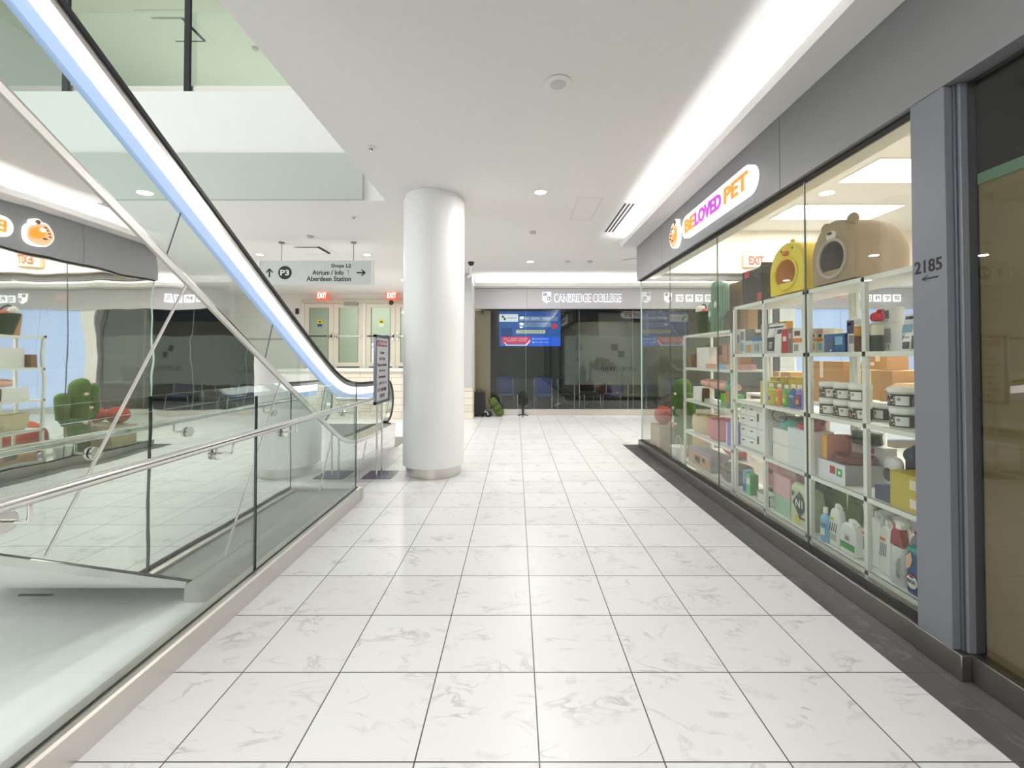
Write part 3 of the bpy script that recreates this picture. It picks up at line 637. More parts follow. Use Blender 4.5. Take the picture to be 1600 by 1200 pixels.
# ================================================================== HANGING SIGN
h = thing('hanging_sign', 'long pale grey wayfinding sign for Shops L2 and Aberdeen Station hanging from the ceiling', 'sign', (0, 7.67, 0))
sgm = mat('wayfinding_panel', C(206, 210, 208), .4)
MB().box(-4.5, -2.545, 0, .07, 2.745, 3.165, sgm).build('panel', h)
for q in (-2.545, -4.53): MB().box(q, q+.03, -.015, .085, 2.735, 3.175, white).build('end_cap', h)
for x in (-4.14, -2.87):
    m = MB(); m.tube([(x, .035, 3.165), (x, .035, 3.49)], .006, stld); m.lathe([(.05, 3.48), (.05, 3.499)], (x, .035, 0), stld, 16); m.build('hanger', h)
bk = cm('sign_ink', 28, 32, 36); zc = 2.955
for tx, x1_, wd, z_ in (('Shops L2', -2.90, .35, 3.065), ('Atrium / Info', -3.03, .55, 2.955), ('Aberdeen Station', -2.90, .78, 2.845)):
    m = MB(); text(m, tx, (x1_-wd, -.001, z_-.04), wd, .085, bk, '-y', .002, bold=.018); m.build('lettering', h)
m = MB(); text(m, 'T', (-2.97, -.001, 2.92), .04, .07, cm('sign_grey', 120, 124, 124), '-y', .002); m.build('lettering', h)
m = MB(); m.box(-2.80, -2.66, -.003, 0, zc-.012, zc+.012, bk); m.prism([(-2.64, zc), (-2.70, zc+.055), (-2.725, zc+.055), (-2.675, zc), (-2.725, zc-.055), (-2.70, zc-.055)], -.003, 0, bk, 'y'); m.build('right_arrow', h)
m = MB(); m.lathe([(.118, 0), (.118, .003)], (0, 0, 0), bk, 36, M=Matrix.Translation((-4.06, .0, zc)) @ Matrix.Rotation(math.pi/2, 4, 'X')); rb = m.build('round_badge', h)
m = MB(); text(m, 'P3', (-4.14, -.004, zc-.05), .155, .10, mat('sign_text_white', (.85, .87, .85)), '-y', .002, bold=.025); m.build('lettering', rb)
m = MB(); m.box(-4.345, -4.32, -.003, 0, zc-.08, zc+.05, bk); m.prism([(-4.332, zc+.08), (-4.275, zc+.02), (-4.275, zc-.01), (-4.332, zc+.045), (-4.39, zc-.01), (-4.39, zc+.02)], -.003, 0, bk, 'y'); m.build('up_arrow', h)


# ================================================================== CEILING FITTINGS
def downlight(x, y, z, r, power, label, grp='round downlights in the ceiling'):
    t = thing('downlight', label, 'ceiling light', (x, y, z), group=None)
    m = MB(); m.lathe([(r*1.3, 0), (r*1.3, -.006), (r, -.010), (r*.98, .0)], (0, 0, 0), white, 28); m.build('trim_ring', t)
    m = MB(); m.lathe([(r*.97, -.004), (r*.97, -.006)], (0, 0, 0), lamp, 28); m.build('lens', t)
    l = area('downlight_lamp', (x, y, z-.02), r*2, r*2, power, (1, .975, .94)); l.data.shape = 'DISK'
    return t
def dl_many():
    for (x, y, lab, p) in ((.30, 5.35, 'bright downlight in the corridor ceiling, the nearer of the two in front of the college', 36),
                        (.30, 9.24, 'small bright downlight in the corridor ceiling close to the college cove', 40),
                        (-2.94, 8.61, 'bright downlight above the right end of the hanging wayfinding sign', 40),
                        (-2.94, 11.4, 'small downlight just beside the far edge of the white column', 35),
                        (-5.05, 8.60, 'downlight above the escalator handrail, beyond the hanging sign', 40),
                        (-5.05, 11.4, 'downlight over the landing in front of the exit doors', 35),
                        (4.4, 9.24, 'downlight in the passage between the shop and the college', 40),
                        (7.5, 9.24, 'downlight in the passage in front of the blue lit panes', 40),
                        (.30, .8, 'downlight in the corridor ceiling overhead', 18), (.30, -3.0, 'downlight in the corridor ceiling behind the viewpoint', 45), (.3, -6.5, 'downlight at the rear end of the corridor', 45)):
        downlight(x, y, 3.499, .07, p, lab)
dl_many()
downlight(-1.2, .9, 3.499, .07, 22, 'added unseen downlight over the glass railing, above the viewpoint, brightening the deck')  # lamp added out of view to brighten the white deck
downlight(-1.2, -1.6, 3.499, .07, 50, 'added unseen downlight over the glass railing behind the viewpoint, brightening the deck')  # second added lamp for the deck and the near floor
downlight(2.95, 4.3, 3.499, .06, 16, 'downlight inside the pet shop between the window and the light panels')
downlight(2.95, 6.3, 3.499, .06, 16, 'downlight inside the pet shop near its far corner')
# bright ceiling panels in the shop
for k, (y, wh) in enumerate(((6.09, 'farthest'), (4.74, 'middle'), (3.35, 'nearest'))):
    t = thing('light_panel', 'flat bright ceiling light panel in the pet shop, the %s one' % wh, 'ceiling light', (4.45, y, 3.5))
    MB().box(-.74, .74, -.31, .31, -.012, -.001, white).build('frame', t)
    MB().box(-.72, .72, -.29, .29, -.016, -.012, panel).build('diffuser', t)
# speaker
t = thing('ceiling_speaker', 'round white ceiling speaker with a grey grille above the corridor', 'speaker', (.31, 3.22, 3.499))
MB().lathe([(.095, 0), (.10, -.006), (.092, -.012), (.06, -.014)], (0, 0, 0), white, 40).build('ring', t)
MB().lathe([(.06, -.012), (.055, -.02), (.03, -.022)], (0, 0, 0), cm('grille', 205, 203, 200, .6), 32).build('grille', t)
def sprinkler(x, y, lab):
    t = thing('sprinkler', lab, 'sprinkler', (x, y, 3.499))
    MB().lathe([(.04, 0), (.042, -.006), (.018, -.010)], (0, 0, 0), white, 20).build('escutcheon', t)
    m = MB(); m.tube([(0, 0, -.008), (0, 0, -.03)], .008, stl2); m.lathe([(.016, -.032), (.016, -.034)], (0, 0, 0), stl2, 12)
    m.tube([(-.012, 0, -.01), (-.012, 0, -.03)], .003, blkm); m.tube([(.012, 0, -.01), (.012, 0, -.03)], .003, blkm); m.build('head', t)
sprinkler(-1.41, 4.22, 'small sprinkler head in the corridor ceiling just in front of the column top')
sprinkler(-2.35, 6.3, 'small sprinkler head in the ceiling between the column and the hanging sign')
# linear slot diffuser
t = thing('slot_diffuser', 'black three-slot linear air diffuser in the white ceiling beside the cove', 'air diffuser', (1.50, 6.4, 3.499))
MB().box(-.09, .09, -.68, .68, -.004, 0, white).build('plate', t)
for x in (-.055, 0, .055): MB().box(x-.014, x+.014, -.65, .65, -.006, -.004, blkm).build('slot', t)
# square diffuser
def sq(name, x, y, z, s_, lab, mm):
    t = thing(name, lab, 'air diffuser', (x, y, z))
    MB().box(-s_, s_, -s_, s_, -.008, 0, mm).build('plate', t)
    m = MB(); m.box(-s_*.62, s_*.62, -s_*.62, s_*.62, -.035, -.03, mm); m.box(-s_*.62, s_*.62, s_*.62, s_*.70, -.03, -.008, blkm); m.box(s_*.62, s_*.70, -s_*.62, s_*.70, -.03, -.008, blkm); m.build('centre_plate', t)
sq('square_diffuser', -3.85, 8.2, 3.499, .36, 'square white air diffuser in the ceiling above the hanging sign', ceilm)
sq('square_diffuser', -6.1, 7.8, 7.399, .42, 'square air diffuser in the green-tinted upper ceiling behind the dark post', upm)
for (x, y, z, lab) in ((.27, 7.05, 3.499, 'small round grey detector in the ceiling between the two corridor downlights'), (1.08, 9.2, 3.499, 'small round ceiling sensor near the college cove, beside the downlight'),
                       (1.55, 9.2, 3.499, 'small ceiling sensor near the college cove, closer to the dome'), (-3.45, 7.3, 3.499, 'small round detector in the ceiling above the wayfinding text'), (-5.0, 8.3, 7.39, 'small dark detector on the green-tinted upper ceiling')):
    m = MB(); m.lathe([(.055, 0), (.055, -.02), (.04, -.035), (.0001, -.036)], (0, 0, 0), cm('detector', 190, 186, 180), 20); tag(m.build('ceiling_detector'), lab, 'detector', loc=(x, y, z))
m = MB(); m.lathe([(.22, 0), (.24, -.012), (.17, -.02), (.15, -.005), (.0001, -.005)], (0, 0, 0), white, 36); tag(m.build('round_diffuser'), 'wide round white dish in the ceiling just before the shop fascia corner', 'air diffuser', loc=(2.45, 9.2, 3.499))
m = MB()
for q in ((-.16, .16, -.45, -.44), (-.16, .16, .44, .45), (-.16, -.15, -.45, .45), (.15, .16, -.45, .45)): m.box(*q, -.002, 0, cm('hatch_line', 222, 218, 212))
tag(m.build('access_hatch'), 'flush access hatch outline in the white corridor ceiling beside the slot diffuser', 'hatch', loc=(.95, 6.0, 3.499))
# security camera on its arm
t = thing('security_camera', 'white security camera on a black mount beside the column, above the college entrance', 'camera', (-.96, 9.3, 3.5))
MB().lathe([(.07, 0), (.05, -.06), (.02, -.08)], (0, 0, 0), blkm, 20).build('mount', t)
MB().tube([(0, 0, -.07), (-.03, .05, -.25)], .016, white).build('arm', t)
MB().tube([(-.03, .06, -.26), (-.05, -.08, -.33)], .03, white, 14).build('body', t)
# ================================================================== SHOP SHELVING
def pc(n, r, g, b, rough=.5, **k): return cm(n, r, g, b, rough, **k)
SX0, SX1 = 2.18, 2.56
def shelving(name, label, y0, y1, posts, levels, top, group):
    t = thing(name, label, 'shelf', (0, 0, 0), group=group); t.location = (SX0, y0, 0)
    H = top
    for y in posts:
        for x in (0, SX1-SX0-.028): MB().box(x, x+.028, y-y0, y-y0+.03, 0, H, shelfm).build('post', t, bevel=.002)
    for z in levels:
        m = MB(); m.box(.002, SX1-SX0-.002, .001, y1-y0-.001, z-.022, z, shelfm); m.box(0, .012, 0, y1-y0, z-.03, z, shelfm); m.build('shelf', t)
    return t
T5, T4, T3, T2, T1 = 1.965, 1.495, 1.045, .59, .135
shelving('display_shelf', 'tall white shelf unit nearest the grey pillar, with jars and the bear bed on top', 2.22, 3.285, (2.22, 2.735, 3.255), (T1, T2, T3, T4, T5), T5, 'white shelf units behind the shop window')
shelving('display_shelf', 'tall white shelf unit with the drawer cabinet and the duck bed, second from the pillar', 3.30, 4.40, (3.30, 3.85, 4.37), (T1, T2, T3, T4, T5), T5, 'white shelf units behind the shop window')
U5, U4, U3, U2, U1 = 1.745, 1.335, .93, .53, .135
shelving('display_shelf', 'lower white shelf unit with the green cactus on top, farthest from the pillar', 4.43, 5.72, (4.43, 5.69), (U1, U2, U3, U4, U5), U5, 'white shelf units behind the shop window')

def bx(name, label, cat, X, ya, yb, lev, h, D, mfront, mside=None, marks=(), group=None, bevel=.003):
    """a carton: front face towards the corridor; marks = (y0,y1,z0,z1,material) as fractions of the front, y measured from its left edge as seen"""
    w_ = ya-yb; m = MB()
    m.box(0, D, -w_/2, w_/2, 0, h, mside or mfront)
    if mside: m.box(-.0008, 0, -w_/2, w_/2, 0, h, mfront)
    for (a, b_, c, d, mm) in marks:
        if isinstance(mm, str):
            text(m, mm.split('|')[0], (-.0018, w_/2-a*w_, c*h), (b_-a)*w_, (d-c)*h, MATS[mm.split('|')[1]], '-x', .0008, bold=.02)
        else: m.box(-.0018, -.0006, w_/2-a*w_, w_/2-b_*w_, c*h, d*h, mm)
    o = m.build(name, None, bevel=0)
    return tag(o, label, cat, group, (X, (ya+yb)/2, lev))
def pxbox(name, label, cat, p0, p1, ptop, X, lev, D, *a, **k):
    zt = EYE+(559.5-ptop)/(p0-PX)*X; y0, y1 = yy(p0, X, lev), yy(p1, X, lev)
    return bx(name, label, cat, X, y0, y1-.0+.004, lev+.001, max(zt-lev, .03), D, *a, **k)
W = pc('pack_white', 226, 228, 226); K = pc('pack_black', 30, 30, 32); RD = pc('pack_red', 190, 40, 60); NV = pc('pack_navy', 42, 52, 105); BL = pc('pack_blue', 40, 95, 155)
OR = pc('pack_orange', 214, 125, 55); GD = pc('pack_gold', 190, 140, 60); GY = pc('pack_grey', 140, 142, 142); PKM = pc('pack_pink', 214, 165, 170); GN = pc('pack_green', 60, 160, 70); LM = pc('pack_lime', 170, 205, 60)
YL = pc('pack_yellow', 214, 196, 70); TE = pc('pack_teal', 60, 160, 145); CB = pc('cardboard', 176, 138, 92, .8); CB2 = pc('cardboard_dark', 140, 112, 80, .8); CRM = pc('pack_cream', 226, 218, 196); BR = pc('pack_brown', 92, 58, 42); LB = pc('pack_light_blue', 130, 180, 215); PU = pc('pack_purple', 120, 110, 195); LG = pc('pack_sage', 165, 185, 165); DG = pc('pack_dark_green', 40, 70, 50)
MR = pc('bowl_maroon', 110, 48, 40, .3); txt = 'pack_black'; txw = 'pack_white'

# ---- on top of the shelf units
t = thing('storage_box', 'dark open-top fabric box with red tape patches beside the yellow duck bed', 'box', (2.22, 4.12, T5))
dk = pc('box_charcoal', 62, 58, 54, .8)
m = MB(); m.prism([(-.17, 0), (.17, 0), (.17, .325), (-.10, .315), (-.15, .33), (-.17, .36)], 0, .30, dk, 'x'); m.build('body', t)
m = MB(); m.box(-.002, 0, .04, .12, .26, .325, RD); m.box(-.002, 0, -.165, -.10, .02, .09, RD); m.build('tape', t)
def pet_house(label, y, wd, H, D, mo, mi, kind):
    t = thing('pet_house', label, 'pet bed', (2.215, y, T5+.002))
    n = 28
    def arch(k, dz=0):
        pts = []
        for i in range(n+1):
            a = math.pi*i/n; pts.append((wd/2*math.cos(a)*k*(1-.10*math.sin(a)**6*0), H*.42+H*.58*math.sin(a)*k))
        return [(wd/2*k*.97, .02*k)]+pts+[(-wd/2*k*.97, .02*k)]
    secs = [(.0, .95), (.012, .985), (.04, 1.0), (D*.55, 1.0), (D*.78, .95), (D*.92, .82), (D, .62)]
    v = []; f = []
    A0 = arch(1); N_ = len(A0)
    for x, k in secs:
        for p in arch(k): v.append((x, p[0], max(p[1], .0)))
    for s_ in range(len(secs)-1):
        for i in range(N_): f.append((s_*N_+i, s_*N_+(i+1) % N_, (s_+1)*N_+(i+1) % N_, (s_+1)*N_+i))
    f.append([(len(secs)-1)*N_+i for i in range(N_)])
    # front ring with the door hole
    hole = []
    hw, hh, hz = wd*.31, H*.29, H*.41
    for p in A0:
        a = math.atan2(p[1]-hz, p[0]); hole.append((hw*math.cos(a), hz+hh*math.sin(a)))
    k0 = len(v)
    for p in hole: v.append((0, p[0], p[1]))
    for i in range(N_): f.append((i, (i+1) % N_, k0+(i+1) % N_, k0+i))
    m = MB(); m.add(v, f, mo); m.build('shell', t, sharp=50)
    m = MB(); k = [(0, q[0], q[1]) for q in hole]; v = k+[(.16, q[0]*.8, hz+(q[1]-hz)*.8) for q in hole]
    m.add(v, [(i, (i+1) % N_, N_+(i+1) % N_, N_+i) for i in range(N_)]+[[N_+i for i in range(N_)]], mi); m.build('hollow', t, sharp=60)
    m = MB(); m.tube([(-.004, q[0], q[1]) for q in [(hw*math.cos(2*math.pi*i/32), hz+hh*math.sin(2*math.pi*i/32)) for i in range(32)]], .012, mo if kind == 'duck' else pc('bear_rim', 190, 178, 162, .9), 8, closed=True); m.build('door_rim', t)
    return t, wd, H
yel_p = pc('plush_yellow', 236, 214, 74, .95, bump=(60, .002)); tan_p = pc('plush_tan', 168, 148, 122, .95, bump=(60, .002))
t, a, b_ = pet_house('yellow duck-faced plush pet house with an orange hollow on the shelf top', 3.585, .47, .435, .34, yel_p, pc('plush_orange', 224, 160, 66, .9), 'duck')
m = MB(); m.ell((-.006, -.01, .345), (.03, .035, .022), pc('beak_orange', 226, 140, 40)); m.build('beak', t)
for y in (.06, -.085): m = MB(); m.ell((.002, y, .375), (.006, .010, .012), K, 12); m.build('eye', t)
m = MB(); m.ell((.06, -.0, .445), (.02, .02, .022), yel_p, 12); m.build('tuft', t)
t, a, b_ = pet_house('tan bear-eared plush pet house with a dark hollow on the shelf top near the pillar', 3.06, .43, .45, .42, tan_p, pc('plush_grey', 112, 104, 96, .9), 'bear')
for y in (.12, -.13): m = MB(); m.ell((.05, y, .425), (.03, .042, .042), tan_p, 16); m.build('ear', t)
m = MB(); m.ell((-.004, -.0, .345), (.012, .05, .036), pc('muzzle_white', 226, 222, 212, .9)); m.ell((-.018, 0, .36), (.006, .022, .010), K, 12); m.build('muzzle', t)
# cactus scratcher, tote and cartons on the lower unit
cg = pc('cactus_sage', 112, 146, 124, .9); cg2 = pc('cactus_rib', 150, 178, 158, .9); fl = pc('flower_white', 225, 222, 215, .8)
def capsule(mb, p, r, h, mm, mm2=None, ribs=0, flat=1.0):
    pr = [(1e-4, 0), (r*.9, .004), (r, .03), (r, h-r)]+[(r*math.cos(a), h-r+r*math.sin(a)) for a in [k*math.pi/16 for k in range(1, 8)]]+[(1e-4, h)]
    mb.lathe(pr, p, mm, 24, flat, 1)
    if ribs:
        for i in range(ribs):
            a = 2*math.pi*i/ribs
            pts = [(p[0]+q[0]*1.01*math.cos(a)*flat, p[1]+q[0]*1.01*math.sin(a), p[2]+q[1]) for q in pr[1:-1]]
            mb.tube(pts, .004, mm2, 5)
t = thing('cactus_toy', 'sage green ribbed cactus cat scratcher with two arms, on top of the farthest shelf unit', 'cat toy', (2.30, 4.98, U5))
m = MB(); capsule(m, (0, 0, 0), .095, .60, cg, cg2, 16, .7); m.build('trunk', t)
for s_, z0_, h_, oy in ((-1, .20, .32, .135), (1, .15, .20, .125)):
    m = MB(); m.tube([(0, s_*.07, z0_-.02), (0, s_*oy, z0_+.02), (0, s_*(oy+.01), z0_+.08)], .05, cg, 12); capsule(m, (0, s_*(oy+.012), z0_+.02), .055, h_, cg, cg2, 12, .8); m.build('arm', t)
for q in ((-.07, -.085, .31), (-.05, .10, .22)): m = MB(); m.ell(q, (.012, .032, .036), fl, 14); m.build('flower', t)
t = thing('tote_bag', 'dark green open bag stuffed with white and red soft toys, beside the sage cactus', 'bag', (2.30, 5.36, U5))
m = MB(); m.lathe([(.075, 0), (.10, .12), (.125, .27), (.118, .27), (.09, .1), (.0001, .02)], (0, 0, 0), pc('tote_green', 58, 74, 58, .9), 24, .9, 1.1); m.build('body', t)
m = MB(); m.tube([(0, .09*math.cos(a), .24+.13*math.sin(a)) for a in [k*math.pi/10 for k in range(11)]], .008, pc('tote_strap', 44, 58, 46, .9)); m.build('handle', t)
m = MB(); m.ell((-.02, .045, .29), (.06, .06, .07), fl); m.ell((0, -.05, .27), (.05, .05, .05), pc('toy_salmon', 205, 120, 105, .9)); m.build('soft_toy', t)
bx('carton', 'narrow upright cardboard carton behind the green tote bag', 'box', 2.44, 5.66, 5.52, U5, .28, .10, CB, CB2)
bx('carton', 'large upright brown board carton behind the sage cactus', 'box', 2.44, 5.0, 4.60, U5, .55, .10, CB2, CB2)

# ---- packs on the top inner shelf (z T4)
pxbox('treat_box', 'white treat box with a grey dog picture at the far end of the shelf', 'box', 1156, 1165, 515, 2.24, T4, .10, W, GY, [(.15, .85, .55, .9, GY), (.2, .8, .1, .45, LB)])
pxbox('treat_box', 'pale blue treat box with a gold dog head, beside the grey dog box', 'box', 1164, 1176, 533, 2.24, T4, .09, pc('box_ice', 188, 205, 212), GY, [(.2, .85, .1, .7, GD)])
pxbox('treat_box', 'pale treat box with a blue top band beside the shelf post', 'box', 1176, 1191, 528, 2.24, T4, .09, pc('box_ice2', 170, 190, 196), GY, [(0, 1, .78, 1, BL), (.2, .7, .15, .6, GY)])
for k, (y_, mm) in enumerate(((4.33, GY), (4.18, pc('box_stone', 185, 185, 175)), (4.03, GD))):
    bx('small_pack', ('grey', 'pale stone', 'gold')[k]+' small pack in the back row over the treat boxes', 'pack', 2.42, y_, y_-.11, T4+.001, .29, .06, mm, mm, [(.2, .8, .5, .8, W)])
def pouch(label, p0, p1, ptop, X, lev, mm, marks, cat='pouch'):
    zt = EYE+(559.5-ptop)/(p0-PX)*X; y0, y1 = yy(p0, X, lev), yy(p1, X, lev); w_ = y0-y1; h = zt-lev; m = MB()
    m.prism([(-.0, 0), (.07, 0), (.075, h*.3), (.045, h*.95), (.04, h), (.03, h), (.005, h*.5)], -w_/2, w_/2, mm, 'y')
    o = m.build('pouch', None)
    t = thing('treat_pouch', label, cat, (X, (y0+y1)/2, lev+.002)); o.parent = t; o.name = 'bag_body'
    m = MB()
    for (a, b_, c, d, q) in marks:
        for s_ in range(4):
            ca, cb = c+(d-c)*s_/4, c+(d-c)*(s_+1)/4; f_ = lambda z: .005*min(z/.5, 1)+.025*max(0, (z-.5)/.5)
            m.add([(f_(ca)-.0015, w_/2-a*w_, ca*h), (f_(ca)-.0015, w_/2-b_*w_, ca*h), (f_(cb)-.0015, w_/2-b_*w_, cb*h), (f_(cb)-.0015, w_/2-a*w_, cb*h)], [(0, 1, 2, 3)], q)
    m.build('print', t)
    return t
pouch('white food pouch with a black and white dog on the shelf beside the post', 1198, 1220, 508, 2.24, T4, W, [(.0, .55, .08, .55, K), (.15, .4, .15, .4, W), (.65, .95, .65, .8, NV), (0, 1, .86, .92, NV)])
pxbox('treat_box', 'red treat box between the white dog pouch and the white dog box', 'box', 1222, 1231, 515, 2.25, T4, .08, RD, RD, [(.2, .8, .5, .7, W)])
pxbox('treat_box', 'dusky brown treat box beside the red one', 'box', 1231, 1239, 514, 2.25, T4, .08, pc('box_taupe', 128, 112, 108), BR, [(.2, .8, .6, .8, PKM)])
pxbox('treat_box', 'white treat box with an orange band next to the double post', 'box', 1239, 1254, 514, 2.25, T4, .08, W, W, [(0, 1, .42, .6, OR), (.2, .8, .7, .9, BR), (.15, .6, .08, .35, GY)])
pxbox('treat_box', 'pink and orange treat box with dog faces, first past the double post', 'box', 1265, 1276, 514, 2.25, T4, .09, CRM, CRM, [(0, 1, .78, .98, PKM), (0, 1, .46, .6, OR), (.2, .8, .1, .4, GD), (.2, .8, .64, .76, K)])
pxbox('treat_box', 'pink and orange treat box with dog faces, second past the double post', 'box', 1277, 1287, 514, 2.25, T4, .09, CRM, CRM, [(0, 1, .78, .98, PKM), (0, 1, .46, .6, OR), (.2, .8, .1, .4, LB), (.2, .8, .64, .76, K)])
pxbox('treat_box', 'pink topped treat box in the back row behind the blue carton', 'box', 1288, 1302, 515, 2.38, T4, .08, CRM, CRM, [(0, 1, .7, .98, PKM), (.2, .8, .55, .68, K)])
pxbox('blue_carton', 'wide dark blue picture carton on the top inner shelf', 'box', 1288, 1321, 523, 2.22, T4, .10, BL, NV, [(.1, .5, .15, .7, pc('pic_navy', 45, 75, 110)), (.55, .9, .4, .85, LB), (.3, .36, .05, .15, W)])
pxbox('tall_carton', 'tall white and purple carton with a dog picture beside the middle post', 'box', 1324, 1336, 499, 2.24, T4, .08, W, W, [(0, 1, .55, .95, pc('pic_plum', 66, 60, 104)), (.3, .9, .25, .5, GY), (.1, .6, .8, .88, W)])
def canister(name, label, px, X, lev, r, h, mlow, mup, mlid, cat='jar', frac=.55):
    t = thing(name, label, cat, (X, yy(px, X, lev), lev+.002))
    m = MB(); m.lathe([(r*.93, 0), (r, .006), (r, h*frac)], (0, 0, 0), mlow, 24); m.build('body', t)
    m = MB(); m.lathe([(r, h*frac+.0005), (r, h*.86), (r*.9, h*.9)], (0, 0, 0), mup, 24); m.build('label_band', t)
    m = MB(); m.lathe([(r*.92, h*.9), (r*.92, h*.99), (r*.8, h)], (0, 0, 0), mlid, 24); m.build('lid', t)
    return t
canister('amber_jar', 'amber and brown jar squeezed against the middle post', 1341, 2.25, T4, .022, .185, BR, GD, CRM)
canister('canister', 'dark green canister with a cream top, beside the middle post', 1356, 2.24, T4, .026, .175, DG, CRM, CRM, frac=.6)
canister('canister', 'wider dark green canister with a cream top, next to the white tubs', 1371, 2.24, T4, .033, .18, DG, CRM, pc('lid_clear', 190, 200, 190))
def tub(label, px, X, lev, r, h, band):
    t = thing('food_tub', label, 'tub', (X, yy(px, X, lev), lev+.002))
    m = MB(); m.lathe([(r*.9, 0), (r*.93, .005), (r*.98, h*.86)], (0, 0, 0), W, 32); m.build('body', t)
    m = MB(); m.lathe([(r, h*.86), (r*1.03, h*.87), (r*1.03, h*.98), (r*.97, h)], (0, 0, 0), W, 32); m.build('lid', t)
    m = MB(); n = 12; v = []
    for i in range(n+1):
        a = math.pi+(-.9+1.5*i/n)
        for z in (h*.3, h*.82): v.append((r*1.0*math.cos(a), r*1.0*math.sin(a), z))
    m.add(v, [(2*i, 2*i+2, 2*i+3, 2*i+1) for i in range(n)], band)
    v = []
    for i in range(n+1):
        a = math.pi+(-.9+1.5*i/n)
        for z in (h*.08, h*.26): v.append((r*.99*math.cos(a), r*.99*math.sin(a), z))
    m.add(v, [(2*i, 2*i+2, 2*i+3, 2*i+1) for i in range(0, n, 2)], GY); m.build('label_wrap', t); return t
tub('big white food tub with a grey label, lower of the stack of two', 1398, 2.37, T4, .068, .172, GY)
tub('white food tub with a navy band, stacked on top of the big tub', 1394, 2.37, T4+.174, .058, .10, pc('band_navy', 72, 76, 100))
t = thing('red_bag', 'small crumpled red bag on top of the canisters', 'bag', (2.24, yy(1371, 2.24, 1.66), T4+.185))
m = MB(); m.ell((0, 0, .03), (.03, .045, .03), pc('foil_red', 205, 30, 55, .25), 14, 8, pw=.7); m.build('body', t)
m = MB(); m.prism([(-.02, .05), (-.045, .075), (-.01, .072), (.0, .05)], -.01, .01, pc('foil_red', 0, 0, 0), 'x'); m.build('tied_end', t)
pouch('white supplement pouch with a black graphic at the front of the shelf by the pillar', 1408, 1422, 521, 2.22, T4, W, [(.1, .9, .1, .5, K), (.1, .6, .7, .8, GY)])
pouch('tall blue and white pouch standing behind the black-graphic pouch', 1408, 1424, 492, 2.31, T4, W, [(0, 1, .5, .72, LB), (.1, .9, .86, .94, K), (.1, .9, .3, .42, GY)])
pouch('green and white dog food pouch right beside the pillar', 1424, 1436, 490, 2.22, T4, W, [(0, 1, .55, .75, LM), (.1, .9, .8, .9, K), (0, 1, .05, .4, DG)])
t = thing('drawer_case', 'beige lidded case on the very end of the top inner shelf, high behind the pouches', 'box', (2.365, 2.405, T4+.002))
bei = pc('case_beige', 186, 184, 168)
m = MB(); m.box(0, .14, -.13, .13, 0, .27, bei); m.build('body', t, bevel=.004)
m = MB(); m.box(-.006, .146, -.15, .15, .275, .345, bei); m.build('lid', t, bevel=.006)
m = MB(); m.box(-.010, -.006, -.09, .09, .30, .303, GY); m.ell((-.008, -.02, .333), (.004, .006, .006), W, 10); m.build('latch', t)

# ---- middle shelf (z T3)
for k in range(6): bx('flat_box', 'thin yellow-green box, %s of the stack beside the shelf post' % ('lowest', 'second', 'third', 'fourth', 'fifth', 'top')[k], 'box', 2.26, 4.06, 3.89, T3+.033*k+.0005, .032, .12, pc('box_straw', 190, 182, 90), pc('box_straw2', 172, 164, 84))
for k, p in enumerate((1198, 1213, 1226)):
    pxbox('yellow_box', ('first', 'second', 'third')[k]+' mustard yellow box in the back row behind the spray bottles', 'box', p+6, p+18, 589, 2.40, T3, .09, pc('box_mustard', 196, 174, 52), pc('box_mustard2', 165, 146, 44), [(.1, .9, .55, .9, YL)])
def bottle(label, px, X, lev, r, h, mb_, ml, mcap, cat='bottle', sq_=1.25, name='shampoo_bottle', marks=()):
    t = thing(name, label, cat, (X, yy(px, X, lev), lev+.002))
    m = MB(); m.lathe([(r*.9, 0), (r, .008), (r, h*.66), (r*.8, h*.74), (r*.35, h*.80), (r*.35, h*.84)], (0, 0, 0), mb_, 24, 1/sq_, sq_*.9); m.build('body', t)
    m = MB(); m.lathe([(r*.45, h*.83), (r*.45, h*.97), (r*.36, h)], (0, 0, 0), mcap, 18); m.build('cap', t)
    m = MB(); v = []; n = 10
    def ring(z0_, z1_, mm, k=1.012, a0=-1.15, a1=1.15):
        v = []
        for i in range(n+1):
            a = math.pi+a0+(a1-a0)*i/n
            for z in (z0_, z1_): v.append((r*k*math.cos(a)/sq_, r*k*math.sin(a)*sq_*.9, z*h))
        m.add(v, [(2*i, 2*i+2, 2*i+3, 2*i+1) for i in range(n)], mm)
    ring(.08, .6, ml); ring(.2, .4, (marks or (W,))[0], 1.025, -.7, .5)
    if len(marks) > 1: ring(.45, .54, marks[1], 1.025, -.8, .8)
    m.build('label', t); return t
bottle('lime shampoo bottle with a white cap, first in the row of coloured bottles', 1206, 2.26, T3, .034, .185, LM, YL, W, marks=(PU,))
bottle('orange shampoo bottle with a white cap, between the lime and green bottles', 1218, 2.26, T3, .034, .185, OR, OR, W, marks=(YL,))
bottle('green shampoo bottle with a white cap, between the orange and blue bottles', 1229, 2.26, T3, .032, .185, GN, GN, W, marks=(LM, OR))
bottle('blue shampoo bottle with a white cap, beside the green one', 1240, 2.26, T3, .032, .195, BL, BL, W, marks=(BR, LB))
bottle('purple and blue shampoo bottle against the double post', 1250, 2.26, T3, .032, .195, PU, NV, W, marks=(OR, RD))
jar_l = pc('jar_label_black', 38, 34, 38); jar_g = pc('jar_gold', 176, 130, 70); jar_b = pc('jar_body', 208, 210, 200); jar_gr = pc('jar_green', 120, 150, 70)
